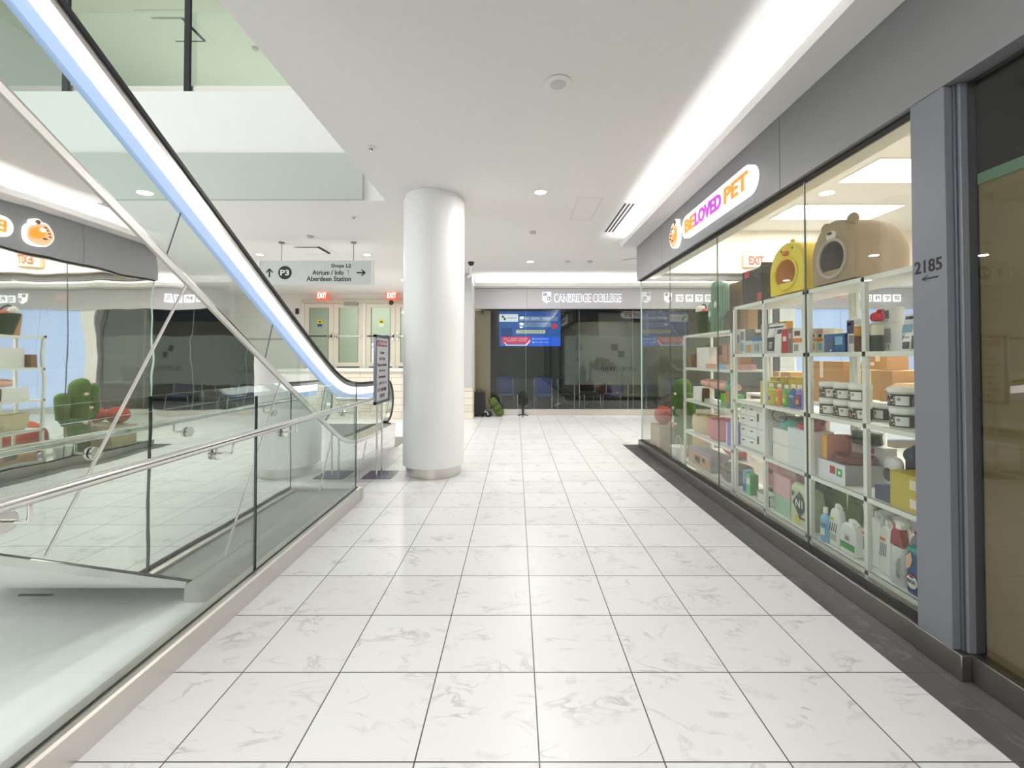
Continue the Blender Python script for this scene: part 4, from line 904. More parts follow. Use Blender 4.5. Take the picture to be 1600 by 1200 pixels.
def jar_proto(lmat, pat=True):
    t = thing('treat_jar', 'x', 'jar')
    r, h = .064, .118
    m = MB(); m.lathe([(r*.94, 0), (r*.98, .004), (r*.98, h*.72), (r*.94, h*.74)], (0, 0, 0), jar_b if lmat is jar_l else lmat, 32); m.build('body', t)
    m = MB(); m.lathe([(r*1.0, h*.745), (r*1.02, h*.75), (r*1.02, h*.95), (r*.97, h)], (0, 0, 0), W, 32); m.build('lid', t)
    m = MB(); n = 22; v = []
    for i in range(n+1):
        a = math.pi*.45+(math.pi*1.2)*i/n
        for z in (h*.07, h*.68): v.append((r*.995*math.cos(a), r*.995*math.sin(a), z))
    m.add(v, [(2*i, 2*i+2, 2*i+3, 2*i+1) for i in range(n)], lmat)
    def patch(a0, a1, z0_, z1_, mm, k=1.004):
        v = []; q = 6
        for i in range(q+1):
            a = a0+(a1-a0)*i/q
            for z in (z0_*h, z1_*h): v.append((r*k*math.cos(a), r*k*math.sin(a), z))
        m.add(v, [(2*i, 2*i+2, 2*i+3, 2*i+1) for i in range(q)], mm)
    patch(math.pi*1.08, math.pi*1.40, .13, .58, W); patch(math.pi*1.12, math.pi*1.2, .35, .5, GY, 1.008)
    if pat:
        rr = random.Random(3)
        for i in range(26):
            a = math.pi*(.5+.55*rr.random()); z = .12+.5*rr.random(); patch(a, a+.05+.07*rr.random(), z, z+.05+.06*rr.random(), rr.choice([W, jar_g, jar_g, W]), 1.006)
    m.build('label', t); return t
jp = jar_proto(jar_l); jp2 = jar_proto(jar_gr, False); used = [False, False]
def put_jar(x, y, z, label, green=False, rz=0):
    p = jp2 if green else jp; i = 1 if green else 0
    o = p if not used[i] else copy_tree(p)
    used[i] = True; o.location = (x, y, z); o.rotation_euler = (0, 0, rz); o['label'] = label; o['group'] = 'white-lidded treat jars on the middle shelf'
jy = [3.175, 3.035, 2.895]; jn = ['first jar', 'second jar', 'third jar']
for k, y in enumerate(jy):
    put_jar(2.27, y, T3+.001, 'black-labelled treat jar, bottom front row, %s past the double post' % jn[k], rz=.2*k)
    put_jar(2.27, y, T3+.120, 'black-labelled treat jar, upper front row, %s past the double post' % jn[k], rz=.35-.3*k)
    put_jar(2.42, y-.02, T3+.001, 'black-labelled treat jar, bottom back row, %s past the double post' % jn[k], rz=-.3*k)
put_jar(2.42, 2.72, T3+.001, 'black-labelled treat jar seen in the gap beside the middle post', rz=.5)
put_jar(2.27, 2.575, T3+.001, 'large-looking black-labelled treat jar, lower of two in the bay by the pillar')
put_jar(2.27, 2.585, T3+.120, 'black-labelled treat jar stacked on another in the bay by the pillar', rz=.15)
put_jar(2.30, 2.43, T3+.001, 'green-labelled treat jar, lower of two half hidden by the pillar', True)
put_jar(2.30, 2.43, T3+.120, 'green-labelled treat jar, upper of two half hidden by the pillar', True)
bottle('slim dark blue bottle wedged behind the jars at the double post', 1279, 2.53-.08, T3, .02, .15, NV, NV, NV, sq_=1, name='slim_bottle')
bpy.data.objects['slim_bottle'].location.y = 3.225

# ---- shelf at z T2
t = thing('drawer_cabinet', 'small white desktop cabinet with ten little drawers on the second shelf up', 'cabinet', (2.23, 4.135, T2+.001))
m = MB(); m.box(.006, .26, -.225, .225, 0, .42, W); m.build('body', t, bevel=.003)
cols = ((.222, .105, 4), (.103, -.075, 4), (-.077, -.222, 2))
for a, b_, n in cols:
    for k in range(n):
        z0_, z1_ = .004+.414*k/n, .414*(k+1)/n
        m = MB(); m.box(-.006, .004, b_+.002, a, z0_+.002, z1_, pc('drawer_white', 222, 226, 226)); d = m.build('drawer', t, bevel=.0015)
        m = MB()
        if n == 4: m.box(-.016, -.006, (a+b_)/2-.022, (a+b_)/2+.012, z0_+.062, z0_+.07, K)
        else: m.box(-.016, -.006, a-.03, a-.022, z0_+.07, z0_+.14, K)
        m.build('handle', d)
bx('white_carton', 'white carton, lower of two stacked under the teal bowl', 'box', 2.23, 3.83, 3.60, T2+.001, .13, .2, W, W, [(0, .06, 0, 1, TE)])
bx('white_carton', 'white carton directly beneath the teal bowl', 'box', 2.235, 3.825, 3.60, T2+.133, .13, .2, W, W)
bx('white_carton', 'taller plain white carton against the double post, holding the red tray', 'box', 2.22, 3.59, 3.345, T2+.001, .30, .2, pc('carton_bluewhite', 208, 220, 224), W, [(0, 1, .5, .505, GY)])
def bowl(name, label, loc, r, h, mm, cat='bowl', sx=1, sy=1, inner=None):
    m = MB(); m.lathe([(r*.72, 0), (r*.9, h*.25), (r, h*.85), (r*1.0, h), (r*.94, h), (r*.86, h*.4), (.0001, h*.15)], (0, 0, 0), mm, 36, sx, sy); o = m.build(name); tag(o, label, cat, None, loc); return o
def can(name, label, loc, r, h, mm, ml, cat):
    t = thing(name, label, cat, loc); MB().lathe([(r*.97, 0), (r, .004), (r, h*.8)], (0, 0, 0), mm, 40).build('body', t); MB().lathe([(r*1.02, h*.8), (r*1.03, h*.98), (r*.98, h), (.0001, h*1.0)], (0, 0, 0), ml, 40).build('lid', t); return t
can('round_box', 'round teal box on the stacked white cartons', (2.34, 3.70, T2+.265), .10, .10, TE, pc('teal_dark', 70, 120, 110), 'box')
bowl('red_tray', 'shallow red oval tray on the taller white carton', (2.32, 3.46, T2+.303), .10, .035, RD, 'tray', .9, 1)
m = MB()
m.tube([(2.20*0+.0, .10*math.cos(a), .06+.05*math.sin(a)) for a in [k*math.pi/12 for k in range(25)]], .004, K, 6); tag(m.build('wire_collar'), 'thin black wire collar loop leaning behind the teal box', 'collar', loc=(2.24, 3.74, T2+.31))
t = thing('plush_ball', 'round pink plush face ringed with dark fur above the red tray', 'cat toy', (2.44, 3.52, T2+.303))
m = MB(); m.ell((0, 0, .062), (.04, .05, .052), pc('plush_pink', 214, 128, 138, .9)); m.build('face', t)
m = MB(); m.tube([(-.015, .050*math.cos(a), .062+.050*math.sin(a)) for a in [k*math.pi/12 for k in range(24)]], .012, pc('fur_dark', 70, 62, 60, .95), 8, closed=True); m.build('fur_ring', t)
m = MB(); m.ell((-.048, 0, .06), (.005, .008, .006), W, 10); m.build('nose', t)
bx('blush_board', 'large blush pink board standing at the back behind the teal box', 'board', 2.485, 3.84, 3.52, T2+.001, .40, .03, pc('board_blush', 222, 204, 196), CRM)
t = bx('big_carton', 'big glossy white carton with small red and green logo squares, second shelf up', 'box', 2.22, 3.235, 2.97, T2+.001, .135, .30, pc('carton_white', 214, 220, 228), GY, [(.46, .66, .40, .80, RD), (.70, .90, .36, .76, GN), (.5, .62, .52, .68, 'T|pack_black'), (.77, .84, .48, .64, 'I|pack_white')])
bowl('maroon_bowl', 'wide dark red pet bowl resting on the big white carton', (2.345, 3.05, T2+.137), .12, .055, MR, 'bowl')
bx('white_carton', 'white carton with a red square lying above the big carton at the back', 'box', 2.47, 3.24, 2.95, T2+.137, .12, .085, W, pc('carton_shade', 190, 192, 194), [(.60, .72, .55, .8, RD)])
can('round_tin', 'round dark green tin with a red edge, under the jars', (2.475, 3.10, T2+.259), .085, .085, DG, pc('tin_lid', 60, 84, 72), 'tin')
bx('yellow_cushion', 'bright yellow-orange folded cushion beside the green tin', 'cushion', 2.36, 3.25, 3.185, T2+.259, .12, .10, pc('cushion_amber', 226, 170, 66, .9), pc('cushion_rose', 196, 120, 100, .9)) if 0 else bx('amber_box', 'bright amber box in the back row beside the green tin', 'box', 2.36, 3.25, 3.03, T2+.200, .13, .10, pc('cushion_amber', 226, 170, 66, .9), pc('cushion_rose', 196, 120, 100, .9)) if 0 else None
bx('amber_box', 'bright amber box standing behind the double post under the jars', 'box', 2.44, 3.63, 3.40, T2+.303, .11, .04, pc('cushion_amber', 226, 170, 66, .9), OR) if 0 else None
bx('amber_box', 'bright amber box on the big carton, just past the double post', 'box', 2.24, 3.22, 3.17, T2+.137, .17, .18, pc('cushion_amber', 226, 170, 66, .9), pc('cushion_rose', 196, 120, 100, .9))
t = thing('navy_bag', 'slumped dark navy bag with a red and white corner in the bay by the pillar', 'bag', (2.47, 2.63, T2+.001))
m = MB(); m.ell((0, .02, .17), (.10, .09, .17), pc('bag_navy', 40, 44, 70, .6), 20, 12, pw=.6); m.build('body', t)
m = MB(); m.ell((-.06, .04, .27), (.045, .05, .05), pc('bag_steel', 72, 82, 110, .4), 16); m.ell((-.05, .03, .16), (.05, .06, .03), pc('bag_green', 110, 150, 70, .7), 16); m.build('contents', t)
m = MB(); m.prism([(-.02, .36), (-.08, .34), (-.05, .27), (-.03, .30)], -.105, -.085, RD, 'x'); m.prism([(-.06, .30), (-.09, .31), (-.08, .25), (-.055, .27)], -.108, -.09, W, 'x'); m.build('tag', t)
t = thing('white_bag', 'crinkled white bag with a dark round print, on the navy box', 'bag', (2.25, 2.665, T2+.085))
m = MB(); m.ell((.04, 0, .09), (.04, .055, .09), pc('crinkled_white', 226, 226, 230, .35, bump=(25, .02)), 20, 12, pw=.55); m.build('body', t)
m = MB(); m.ell((-.001, 0, .075), (.003, .034, .040), pc('print_slate', 78, 82, 98), 20); m.build('print', t)
bx('navy_box', 'low navy blue box under the crinkled white bag', 'box', 2.22, 2.725, 2.605, T2+.001, .083, .14, pc('box_navy', 66, 70, 98), NV)
for k in range(2):
    bx('yellow_carton', ('lower', 'upper')[k]+' of the two mustard yellow cartons with pale labels beside the pillar', 'box', 2.205, 2.595, 2.31, T2+.001+.1035*k, .103, .16, pc('carton_mustard', 190, 174, 64), pc('carton_mustard_side', 178, 162, 60), [(.45, .85, .25, .75, CRM)])
bx('blush_box', 'tall blush box with a sage panel standing behind the yellow cartons', 'box', 2.37, 2.50, 2.28, T2+.001, .40, .12, pc('box_blush', 222, 206, 194), CRM, [(.05, .45, .3, .98, LG)])

# ---- bottom shelf (z T1)
bx('small_pack', 'small blue pack at the far foot of the second unit', 'pack', 2.24, 4.35, 4.29, T1+.001, .22, .08, LB, LB, [(.1, .9, .1, .4, BL)])
bx('small_pack', 'small light green pack next to the small blue pack', 'pack', 2.24, 4.285, 4.215, T1+.001, .20, .08, pc('pack_mint', 110, 200, 140), GN, [(.1, .9, .5, .8, W)])
for k, (y, z, h_) in enumerate(((4.13, .001, .18), (4.13, .183, .17))):
    bx('pink_pack', ('lower', 'upper')[k]+' dusty pink pack with a dark logo, stacked behind the white basket', 'pack', 2.36, y+.07, y-.16, T1+z, h_, .12, pc('pack_dusty', 190, 140, 140), PKM, [(.35, .65, .4, .65, BR), (.1, .3, .6, .85, RD)])
t = thing('white_basket', 'small white rectangular basket at the foot of the second unit', 'basket', (2.24, 4.0, T1+.001))
m = MB(); m.box(0, .10, -.10, .10, 0, .005, W)
for q in ((0, .006, -.10, .10), (.094, .10, -.10, .10), (0, .10, -.10, -.094), (0, .10, .094, .10)): m.box(*q, 0, .085, W)
m.build('body', t); m = MB(); m.tube([(-.003, -.103, .088), (-.003, .103, .088), (.103, .103, .088), (.103, -.103, .088)], .006, LG, 8, closed=True); m.build('rim', t)
bx('green_carton', 'pale green carton under the pink carton at the bottom of the second unit', 'box', 2.24, 3.83, 3.60, T1+.001, .15, .2, pc('carton_seafoam', 160, 200, 175), LG)
t = thing('pink_carton', 'pale pink carton with a folded carry handle on the green carton', 'box', (2.24, 3.715, T1+.152))
m = MB(); m.box(0, .2, -.115, .115, 0, .17, pc('carton_pink', 214, 172, 178)); m.build('body', t, bevel=.003)
m = MB(); m.prism([(-.1, .17), (.1, .17), (.06, .21), (-.08, .215)], .06, .14, pc('carton_pink', 0, 0, 0), 'x'); m.build('handle', t)
t = thing('litter_sack', 'pale green litter sack with a dark diamond reading N1, bottom shelf of the second unit', 'sack', (2.225, 3.46, T1+.001))
m = MB(); m.prism([(0, 0), (.12, 0), (.125, .2), (.11, .29), (.05, .325), (.01, .29)], -.115, .115, pc('sack_sage', 196, 212, 176), 'y'); m.build('body', t, bevel=.006)
m = MB(); m.prism([(-.085+.0, .17), (.0, .27), (.085, .17), (0, .07)], -.0025, -.0005, pc('diamond_green', 44, 62, 50), 'x'); text(m, 'N1', (-.003, .045, .145), .085, .06, W, '-x', .001, bold=.02)
m.prism([(.095, .235), (.08, .26), (.065, .235), (.08, .21)], -.0025, -.0005, pc('diamond_green', 0, 0, 0), 'x'); m.box(-.002, -.0005, -.10, .04, .06, .075, BR); m.ell((-.002, .03, .045), (.002, .03, .03), YL, 16); m.build('print', t)
for k, (a, b_) in enumerate(((3.595, 3.49), (3.485, 3.35), (3.24, 3.10), (3.095, 2.955), (2.95, 2.80))):
    t = thing('green_sack', ('farthest olive green sack, behind the N1 litter sack', 'olive green sack close behind the double post', 'first olive green sack past the double post', 'middle olive green sack behind the white bottles', 'olive green sack behind the bottles, next to the middle post')[k], 'sack', (2.42, (a+b_)/2, T1+.001))
    w_ = a-b_
    m = MB(); m.prism([(0, 0), (.10, 0), (.10, .3), (.06, .38), (.02, .36)], -w_/2, w_/2, pc('sack_olive', 108, 138, 70), 'y'); m.build('body', t, bevel=.006)
    m = MB(); text(m, 'N1', (-.002+.015, .03, .30), .05, .03, DG, '-x', .004); m.box(.009, .013, -.045, .045, .275, .28, DG); m.build('print', t)
cl_w = pc('bottle_white', 224, 228, 226, .35)
bottle('light blue cleaner bottle with a white cap, first bottle on the bottom shelf', 1291, 2.23, T1, .036, .245, LB, pc('label_sky', 120, 168, 200), W, name='cleaner_bottle', marks=(W, pc('lb2', 90, 140, 190)))
def jug(label, y, X, h, w_, mbody, marks, cap, handle=True, name='cleaner_jug'):
    t = thing(name, label, 'jug', (X, y, T1+.001)); d = w_*.55
    pf = [(-w_/2, .01), (-w_/2+.008, 0), (w_/2-.008, 0), (w_/2, .01), (w_/2, h*.62), (w_/2*.75, h*.82), (w_*.16, h*.90), (-w_*.16, h*.90), (-w_/2*.75, h*.86), (-w_/2, h*.66)]
    m = MB(); m.prism(pf, 0, d, mbody, 'x'); m.build('body', t, bevel=.012, seg=3)
    m = MB(); m.lathe([(w_*.15, h*.89), (w_*.15, h*.985), (w_*.12, h)], (d/2, 0, 0), cap, 18); m.build('cap', t)
    m = MB()
    for (a, b_, c, dd, mm) in marks:
        if isinstance(mm, str): text(m, mm.split('|')[0], (-.002, w_/2-a*w_, c*h), (b_-a)*w_, (dd-c)*h, MATS[mm.split('|')[1]], '-x', .001)
        else: m.box(-.0018, -.0005, w_/2-a*w_, w_/2-b_*w_, c*h, dd*h, mm)
    m.build('label', t)
    if handle:
        m = MB(); m.tube([(d/2, -w_*.30, h*.84), (d/2, -w_*.42, h*.93), (d/2, -w_*.2, h*.985), (d/2, w_*.02, h*.955)], .009, mbody, 10); m.build('grip', t)
    return t
jug('white cleaner bottle with a small lime emblem beside the light blue bottle', 3.08, 2.22, .30, .10, cl_w, [(.15, .5, .60, .68, LM), (.05, .8, .34, .56, '////|pack_black'), (.1, .7, .15, .3, LG)], W)
jug('white cleaner bottle with a wide green band on its label', 2.96, 2.22, .235, .135, cl_w, [(.05, .98, .16, .34, GN), (.3, .7, .38, .60, pc('lbl_pale', 200, 205, 210)), (.38, .62, .42, .54, 'AB|pack_black'), (.2, .9, .31, .33, K)], W)
jug('tall white cleaner bottle with an orange mark, half behind the middle post', 2.875, 2.27, .24, .06, cl_w, [(.2, .8, .7, .78, OR), (.3, .7, .3, .65, GY)], W, False)
def sprayer(label, y, X, h, r, mbody, mtrig, mhead, z=T1, ang=0):
    t = thing('spray_bottle', label, 'spray bottle', (X, y, z+.001), ang)
    m = MB(); m.lathe([(r*.92, 0), (r, .01), (r, h*.55), (r*.8, h*.66), (r*.4, h*.74), (r*.38, h*.78)], (0, 0, 0), mbody, 28, .8, 1.15); m.build('body', t)
    m = MB(); m.prism([(-.028, h*.78), (-.022, h*.90), (-.05, h*.93), (-.05, h*.985), (.0, h), (.038, h*.95), (.03, h*.86), (.022, h*.78)], -.014, .014, mhead, 'x'); m.build('spray_head', t, bevel=.004)
    m = MB(); m.prism([(-.030, h*.90), (-.040, h*.80), (-.046, h*.80), (-.040, h*.91)], -.006, .006, mtrig, 'x'); m.lathe([(r*.46, h*.76), (r*.46, h*.80)], (0, 0, 0), mtrig, 18); m.build('trigger', t)
    return t
sprayer('lime green spray bottle among the white bottles, in front of the olive sacks', 2.92, 2.335, .36, .034, LM, W, W)
sprayer('white spray bottle with a pale pink body near the middle post', 2.825, 2.365, .35, .03, pc('bottle_blush', 226, 210, 205), W, W, ang=.4)
sprayer('white spray bottle standing at the back of the bay by the pillar', 2.745, 2.43, .36, .036, cl_w, W, W, ang=-.5)
sprayer('second white spray bottle at the back of the bay by the pillar', 2.69, 2.345, .36, .036, cl_w, W, W, ang=.2)
jug('large white cleaner jug with a narrow grey side label, behind the middle post', 2.79, 2.26, .35, .10, cl_w, [(.2, .42, .2, .62, pc('lbl_grey', 196, 200, 202)), (.2, .42, .50, .53, OR), (.22, .4, .22, .26, K)], W)
jug('large white cleaner jug with black lettering, next to the red-capped bottle', 2.685, 2.24, .33, .085, cl_w, [(.1, .7, .34, .58, '////|pack_black'), (.15, .6, .62, .68, OR)], W)
t = thing('detergent_bottle', 'big grey-white bottle with a dark red cap and white sprayer, bottom shelf by the pillar', 'bottle', (2.235, 2.57, T1+.001))
m = MB(); m.lathe([(.040, 0), (.046, .012), (.046, .17), (.040, .215), (.036, .225)], (0, 0, 0), pc('bottle_grey', 196, 202, 200, .3), 28, .8, 1.15); m.build('body', t)
m = MB(); m.prism([(-.045, .225), (.045, .225), (.032, .315), (-.028, .325)], -.026, .026, pc('cap_red', 140, 40, 42, .3), 'x'); m.build('cap', t, bevel=.01, seg=3)
m = MB(); m.prism([(-.022, .322), (-.026, .35), (-.045, .352), (-.042, .372), (.02, .372), (.03, .345), (.024, .318)], -.012, .012, W, 'x'); m.build('spray_head', t, bevel=.004)
m = MB(); m.prism([(.028, .322), (.032, .352), (.014, .356), (.012, .322)], -.013, .013, pc('trig_red', 190, 40, 40, .35), 'x'); m.build('trigger', t, bevel=.003)
m = MB(); m.tube([(-.038, -.03, .06), (-.052, -.036, .08), (-.052, -.036, .14), (-.038, -.03, .165)], .007, pc('grip_shade', 170, 174, 170, .3), 8); m.build('grip', t)
sprayer('white spray bottle with a red trigger half hidden behind the blue bottle', 2.60, 2.365, .37, .036, cl_w, pc('trig_red', 0, 0, 0), W, ang=.1)
t = thing('blue_bottle', 'deep blue stain remover bottle with a white oval logo, partly hidden by the pillar', 'bottle', (2.205, 2.445, T1+.001))
m = MB(); m.prism([(-.05, 0), (.05, 0), (.055, .02), (.055, .19), (.04, .26), (.01, .285), (-.02, .28), (-.055, .20), (-.055, .02)], 0, .06, pc('deep_blue', 28, 78, 130, .3), 'x'); m.build('body', t, bevel=.012, seg=3)
m = MB(); m.ell((-.003, .012, .075), (.004, .040, .045), K, 20); m.ell((-.006, .012, .075), (.003, .034, .038), W, 20); text(m, 'BISE', (-.009, .038, .065), .052, .022, NV, '-x', .001, bold=.03); m.ell((-.008, .012, .105), (.003, .016, .010), RD, 16)
m.prism([(.05, .13), (.052, .2), (.02, .235), (.012, .19), (.025, .15)], -.003, -.0005, pc('dog_tan', 214, 184, 150), 'x'); m.prism([(.045, .245), (.04, .262), (-.03, .268), (-.045, .22), (.0, .235)], -.003, -.0005, TE, 'x'); m.build('label', t)

# ---- lower far unit
bx('white_box', 'plain white box on the upper inner shelf of the farthest unit', 'box', 2.30, 5.58, 5.22, U4+.001, .25, .12, W, W)
bx('wooden_crate', 'small brown wooden box at the far end beside the plain white box', 'box', 2.24, 5.68, 5.60, U4+.001, .17, .2, CB2, CB2)
bx('picture_box', 'dark box with a mauve picture, upper inner shelf of the farthest unit', 'box', 2.30, 5.02, 4.76, U4+.055, .22, .12, pc('box_mauve', 150, 122, 112), CB, [(.1, .5, .45, .9, BR), (.55, .95, .1, .9, pc('pic_wood', 178, 136, 104))])
bx('picture_box', 'pinkish wooden-looking box with a round emblem beside the mauve picture box', 'box', 2.30, 4.75, 4.50, U4+.055, .22, .12, pc('box_rosewood', 182, 146, 124), CB, [(.4, .6, .45, .75, PKM)])
bx('picture_box', 'brown wooden-looking carton seen through the post of the second unit', 'box', 2.40, 4.34, 4.0, T3+.22, .20, .12, pc('box_oak', 176, 138, 98), CB, [(.3, .32, 0, 1, BR)]) if 0 else None
bx('long_box', 'long flat peach and light blue box lying under the picture boxes', 'box', 2.25, 5.20, 4.47, U4+.001, .052, .20, pc('box_peach', 214, 176, 150), PKM, [(.40, .68, 0, 1, LB)])
bx('white_box', 'white upright box beside the brown jar on the middle shelf of the farthest unit', 'box', 2.26, 5.60, 5.27, U3+.001, .165, .12, W, W)
canister('brown_jar', 'round brown jar beside the bright green box', 1103, 2.26, U3+.001, .045, .16, BR, BR, BR)
bx('green_box', 'bright green box under the pink bolster', 'box', 2.30, 4.93, 4.66, U3+.001, .13, .12, pc('box_bright_green', 110, 190, 40), GN)
t = thing('pink_bolster', 'long pink striped bolster cushion lying across the boxes on the farthest unit', 'cushion', (2.33, 5.02, U3+.175))
m = MB(); m.tube([(0, .46, .05), (0, .44, .05), (0, .35, .05), (0, 0, .045), (0, -.33, .04), (0, -.42, .04), (0, -.44, .04)], [.01, .035, .048, .055, .048, .035, .01], pc('bolster_pink', 226, 178, 168, .9), 16); m.build('body', t)
for y in (-.25, -.05, .15): m = MB(); m.tube([(-.0+.056*math.cos(a), y, .046+.056*math.sin(a)) for a in [k*math.pi/8 for k in range(16)]], .003, pc('bolster_stripe', 200, 140, 130), 5, closed=True); m.build('stripe', t)
bottle('tall teal bottle with a brown base at the near end of the farthest unit', 1139, 2.24, U3+.001, .035, .30, TE, CB, TE, name='teal_bottle', marks=(GD,))
bx('clear_tray', 'clear plastic tray of small items in front of the green box', 'tray', 2.21, 5.15, 4.75, U3+.001, .05, .07, clearp, clearp)
def petbed(label, y, X, r1, r2, h, mm, mi, z):
    t = thing('pet_bed', label, 'pet bed', (X, y, z))
    m = MB(); m.lathe([(.8, 0), (.97, .15*h), (1.03, .5*h), (1.0, .8*h), (.93, h), (.84, .95*h), (.8, .6*h)], (0, 0, 0), mm, 32, r1, r2); m.build('bolster_wall', t)
    m = MB(); m.lathe([(.8, .25*h), (.6, .42*h), (.0001, .5*h)], (0, 0, 0), mi, 32, r1, r2); m.build('cushion', t)
    return t
petbed('round beige plush pet bed at the far end of the farthest unit', 5.46, 2.37, .16, .20, .22, pc('bed_beige', 206, 194, 160, .95), pc('bed_beige2', 190, 178, 146, .95), U2+.001)
petbed('dusty pink plush pet bed with a lime rim beside the beige one', 4.99, 2.36, .16, .19, .23, pc('bed_pink', 204, 130, 140, .95), pc('bed_lime', 190, 205, 90, .95), U2+.001)
bx('purple_box', 'purple box at the near end of the shelf beside the pink pet bed', 'box', 2.24, 4.68, 4.46, U2+.001, .24, .2, PU, PU, [(.0, .08, 0, 1, W)])
t = bx('picture_carton', 'wide carton with a brown pet picture on the bottom shelf of the farthest unit', 'box', 2.22, 5.66, 5.02, U1+.001, .20, .2, pc('pic_frame_grey', 150, 140, 148), GY, [(.03, .97, .08, .8, pc('pic_amber', 184, 142, 100)), (.3, .55, .25, .6, pc('pic_rust', 160, 100, 74)), (.64, .76, .4, .65, NV), (.03, .97, .82, .95, pc('pic_lilac', 130, 120, 160))])
for k in range(2):
    bowl('grey_bowl', ('lower', 'upper')[k]+' of two nested wide grey pet bowls on the bottom shelf', (2.37, 4.72, U1+.001+.05*k), .17-.01*k, .11, pc('bowl_grey', 128, 122, 112, .35), 'bowl', .9, 1.3)
bx('pale_box', 'low pale green box under the edge of the grey bowls', 'box', 2.19, 4.62, 4.46, U1+.001, .04, .05, LG, LG) if 0 else None

# ---- on the floor in the far corner of the shop
t = thing('plush_cactus', 'big bright green plush cactus cat post with three lobes and small flowers', 'cat toy', (2.44, 6.42, 0.001))
gp = pc('plush_cactus_green', 68, 100, 42, .95, bump=(80, .004))
m = MB(); capsule(m, (0, 0, .03), .125, 1.13, gp); m.build('trunk', t)
for s_, z0_, h_ in ((-1, .55, .42), (1, .62, .45)):
    m = MB(); m.tube([(0, s_*.08, z0_-.05), (0, s_*.18, z0_-.03), (0, s_*.23, z0_+.05)], .075, gp, 14); capsule(m, (0, s_*.235, z0_), .085, h_, gp); m.build('arm', t)
for q in ((-.12, .06, .72), (-.13, -.05, .50), (-.12, -.02, .93)): m = MB(); m.ell(q, (.02, .04, .022), pc('flower_pink', 226, 190, 180, .8), 12); m.build('flower', t)
m = MB(); m.lathe([(.15, 0), (.15, .028), (.0001, .03)], (0, 0, 0), pc('post_base', 196, 178, 130, .9), 36); m.build('base', t)
for k, (x, y, z, lab) in enumerate(((2.32, 6.92, .42, 'red plush ball on the brown box in the shop corner, nearest the corridor'), (2.62, 6.90, .42, 'red plush ball behind the other red ball, farther into the shop'), (3.25, 6.42, 0, 'large red plush ball on the shop floor behind the green cactus'))):
    t = thing('plush_ball', lab, 'cat toy', (x, y, z)); r_ = .14 if k < 2 else .26
    MB().ell((0, 0, r_), (r_, r_, r_), pc('plush_red', 176, 74, 56, .95, bump=(60, .004)), 28, 18).build('ball', t)
    MB().tube([(0, 0, 2*r_-.01), (.01, .03, 2*r_+.06), (.0, .08, 2*r_+.08)], .012, DG, 8).build('stem', t)
bx('brown_carton', 'wide tan carton on the floor in the glass corner of the shop', 'box', 2.16, 7.06, 6.62, .002, .415, .70, pc('carton_tan', 170, 152, 118, .8), pc('carton_tan2', 160, 142, 110, .8))
t = thing('white_bucket', 'white plastic bucket with a wire handle on the shop floor', 'bucket', (2.205, 5.97, 0.001))
MB().lathe([(.085, 0), (.105, .24), (.11, .245), (.11, .26), (.10, .26), (.082, .02), (.0001, .02)], (0, 0, 0), W, 32).build('body', t)
MB().tube([(0, .11*math.cos(a), .24+.16*math.sin(a)) for a in [k*math.pi/16 for k in range(17)]], .004, pc('wire_brass', 170, 165, 110, .4), 6).build('handle', t)
t = thing('white_shade', 'x', 'x') if 0 else None

# ---- deeper in the shop
def table(label, x0, x1, y0, y1, h, mm):
    t = thing('display_table', label, 'table', ((x0+x1)/2, (y0+y1)/2, 0)); a, b_ = (x1-x0)/2, (y1-y0)/2
    MB().box(-a, a, -b_, b_, h-.03, h, mm).build('tabletop', t)
    for sx in (-1, 1):
        for sy in (-1, 1): MB().box(sx*a-sx*.04, sx*a, sy*b_-sy*.04, sy*b_, 0, h-.03, mm).build('leg', t)
table('long white table with cardboard cartons inside the shop behind the shelves', 3.2, 4.0, 3.3, 6.1, .98, W)
def carton(label, x, y, z, a, b_, h, rz=0, flaps=False):
    t = thing('cardboard_box', label, 'box', (x, y, z), rz, 'cardboard boxes inside the shop')
    m = MB(); m.box(-a/2, a/2, -b_/2, b_/2, 0, h, CB); m.build('body', t)
    m = MB(); m.box(-a/2-.001, a/2+.001, -.025, .025, h, h+.001, CRM); m.box(-a/2-.002, -a/2, -.025, .025, h*.6, h, CRM); m.box(-a/2-.002, -a/2, b_*.2, b_*.4, h*.3, h*.55, W); m.build('tape', t)
    if flaps:
        m = MB(); m.add([(-a/2, -b_/2, h), (-a/2, b_/2, h), (-a/2-.1, b_/2, h-.06), (-a/2-.1, -b_/2, h-.06)], [(0, 1, 2, 3)], CB2); m.build('flap', t)
carton('large cardboard box with a printed side on the long table, seen over the jars', 3.50, 4.72, .981, .42, .62, .44)
carton('cardboard box beside the large one on the long table, close to the middle post', 3.48, 4.10, .981, .40, .46, .36, .1)
carton('small cardboard box on top of the middle carton on the long table', 3.5, 4.12, 1.345, .2, .2, .13)
carton('low cardboard box with an open flap at the near end of the long table', 3.45, 3.58, .981, .36, .40, .26, 0, True)
carton('cardboard box at the far end of the long table', 3.55, 5.55, .981, .4, .5, .3, -.1)
bx('leaning_board', 'tall white panel leaning near the table, seen above the jars beside the pillar', 'board', 3.30, 3.25, 2.85, .002, 1.42, .04, CRM, W)
bx('leaning_board', 'pale sage board leaning beside the tall white panel', 'board', 3.05, 2.78, 2.50, .002, 1.42, .04, LG, LG)
m = MB()
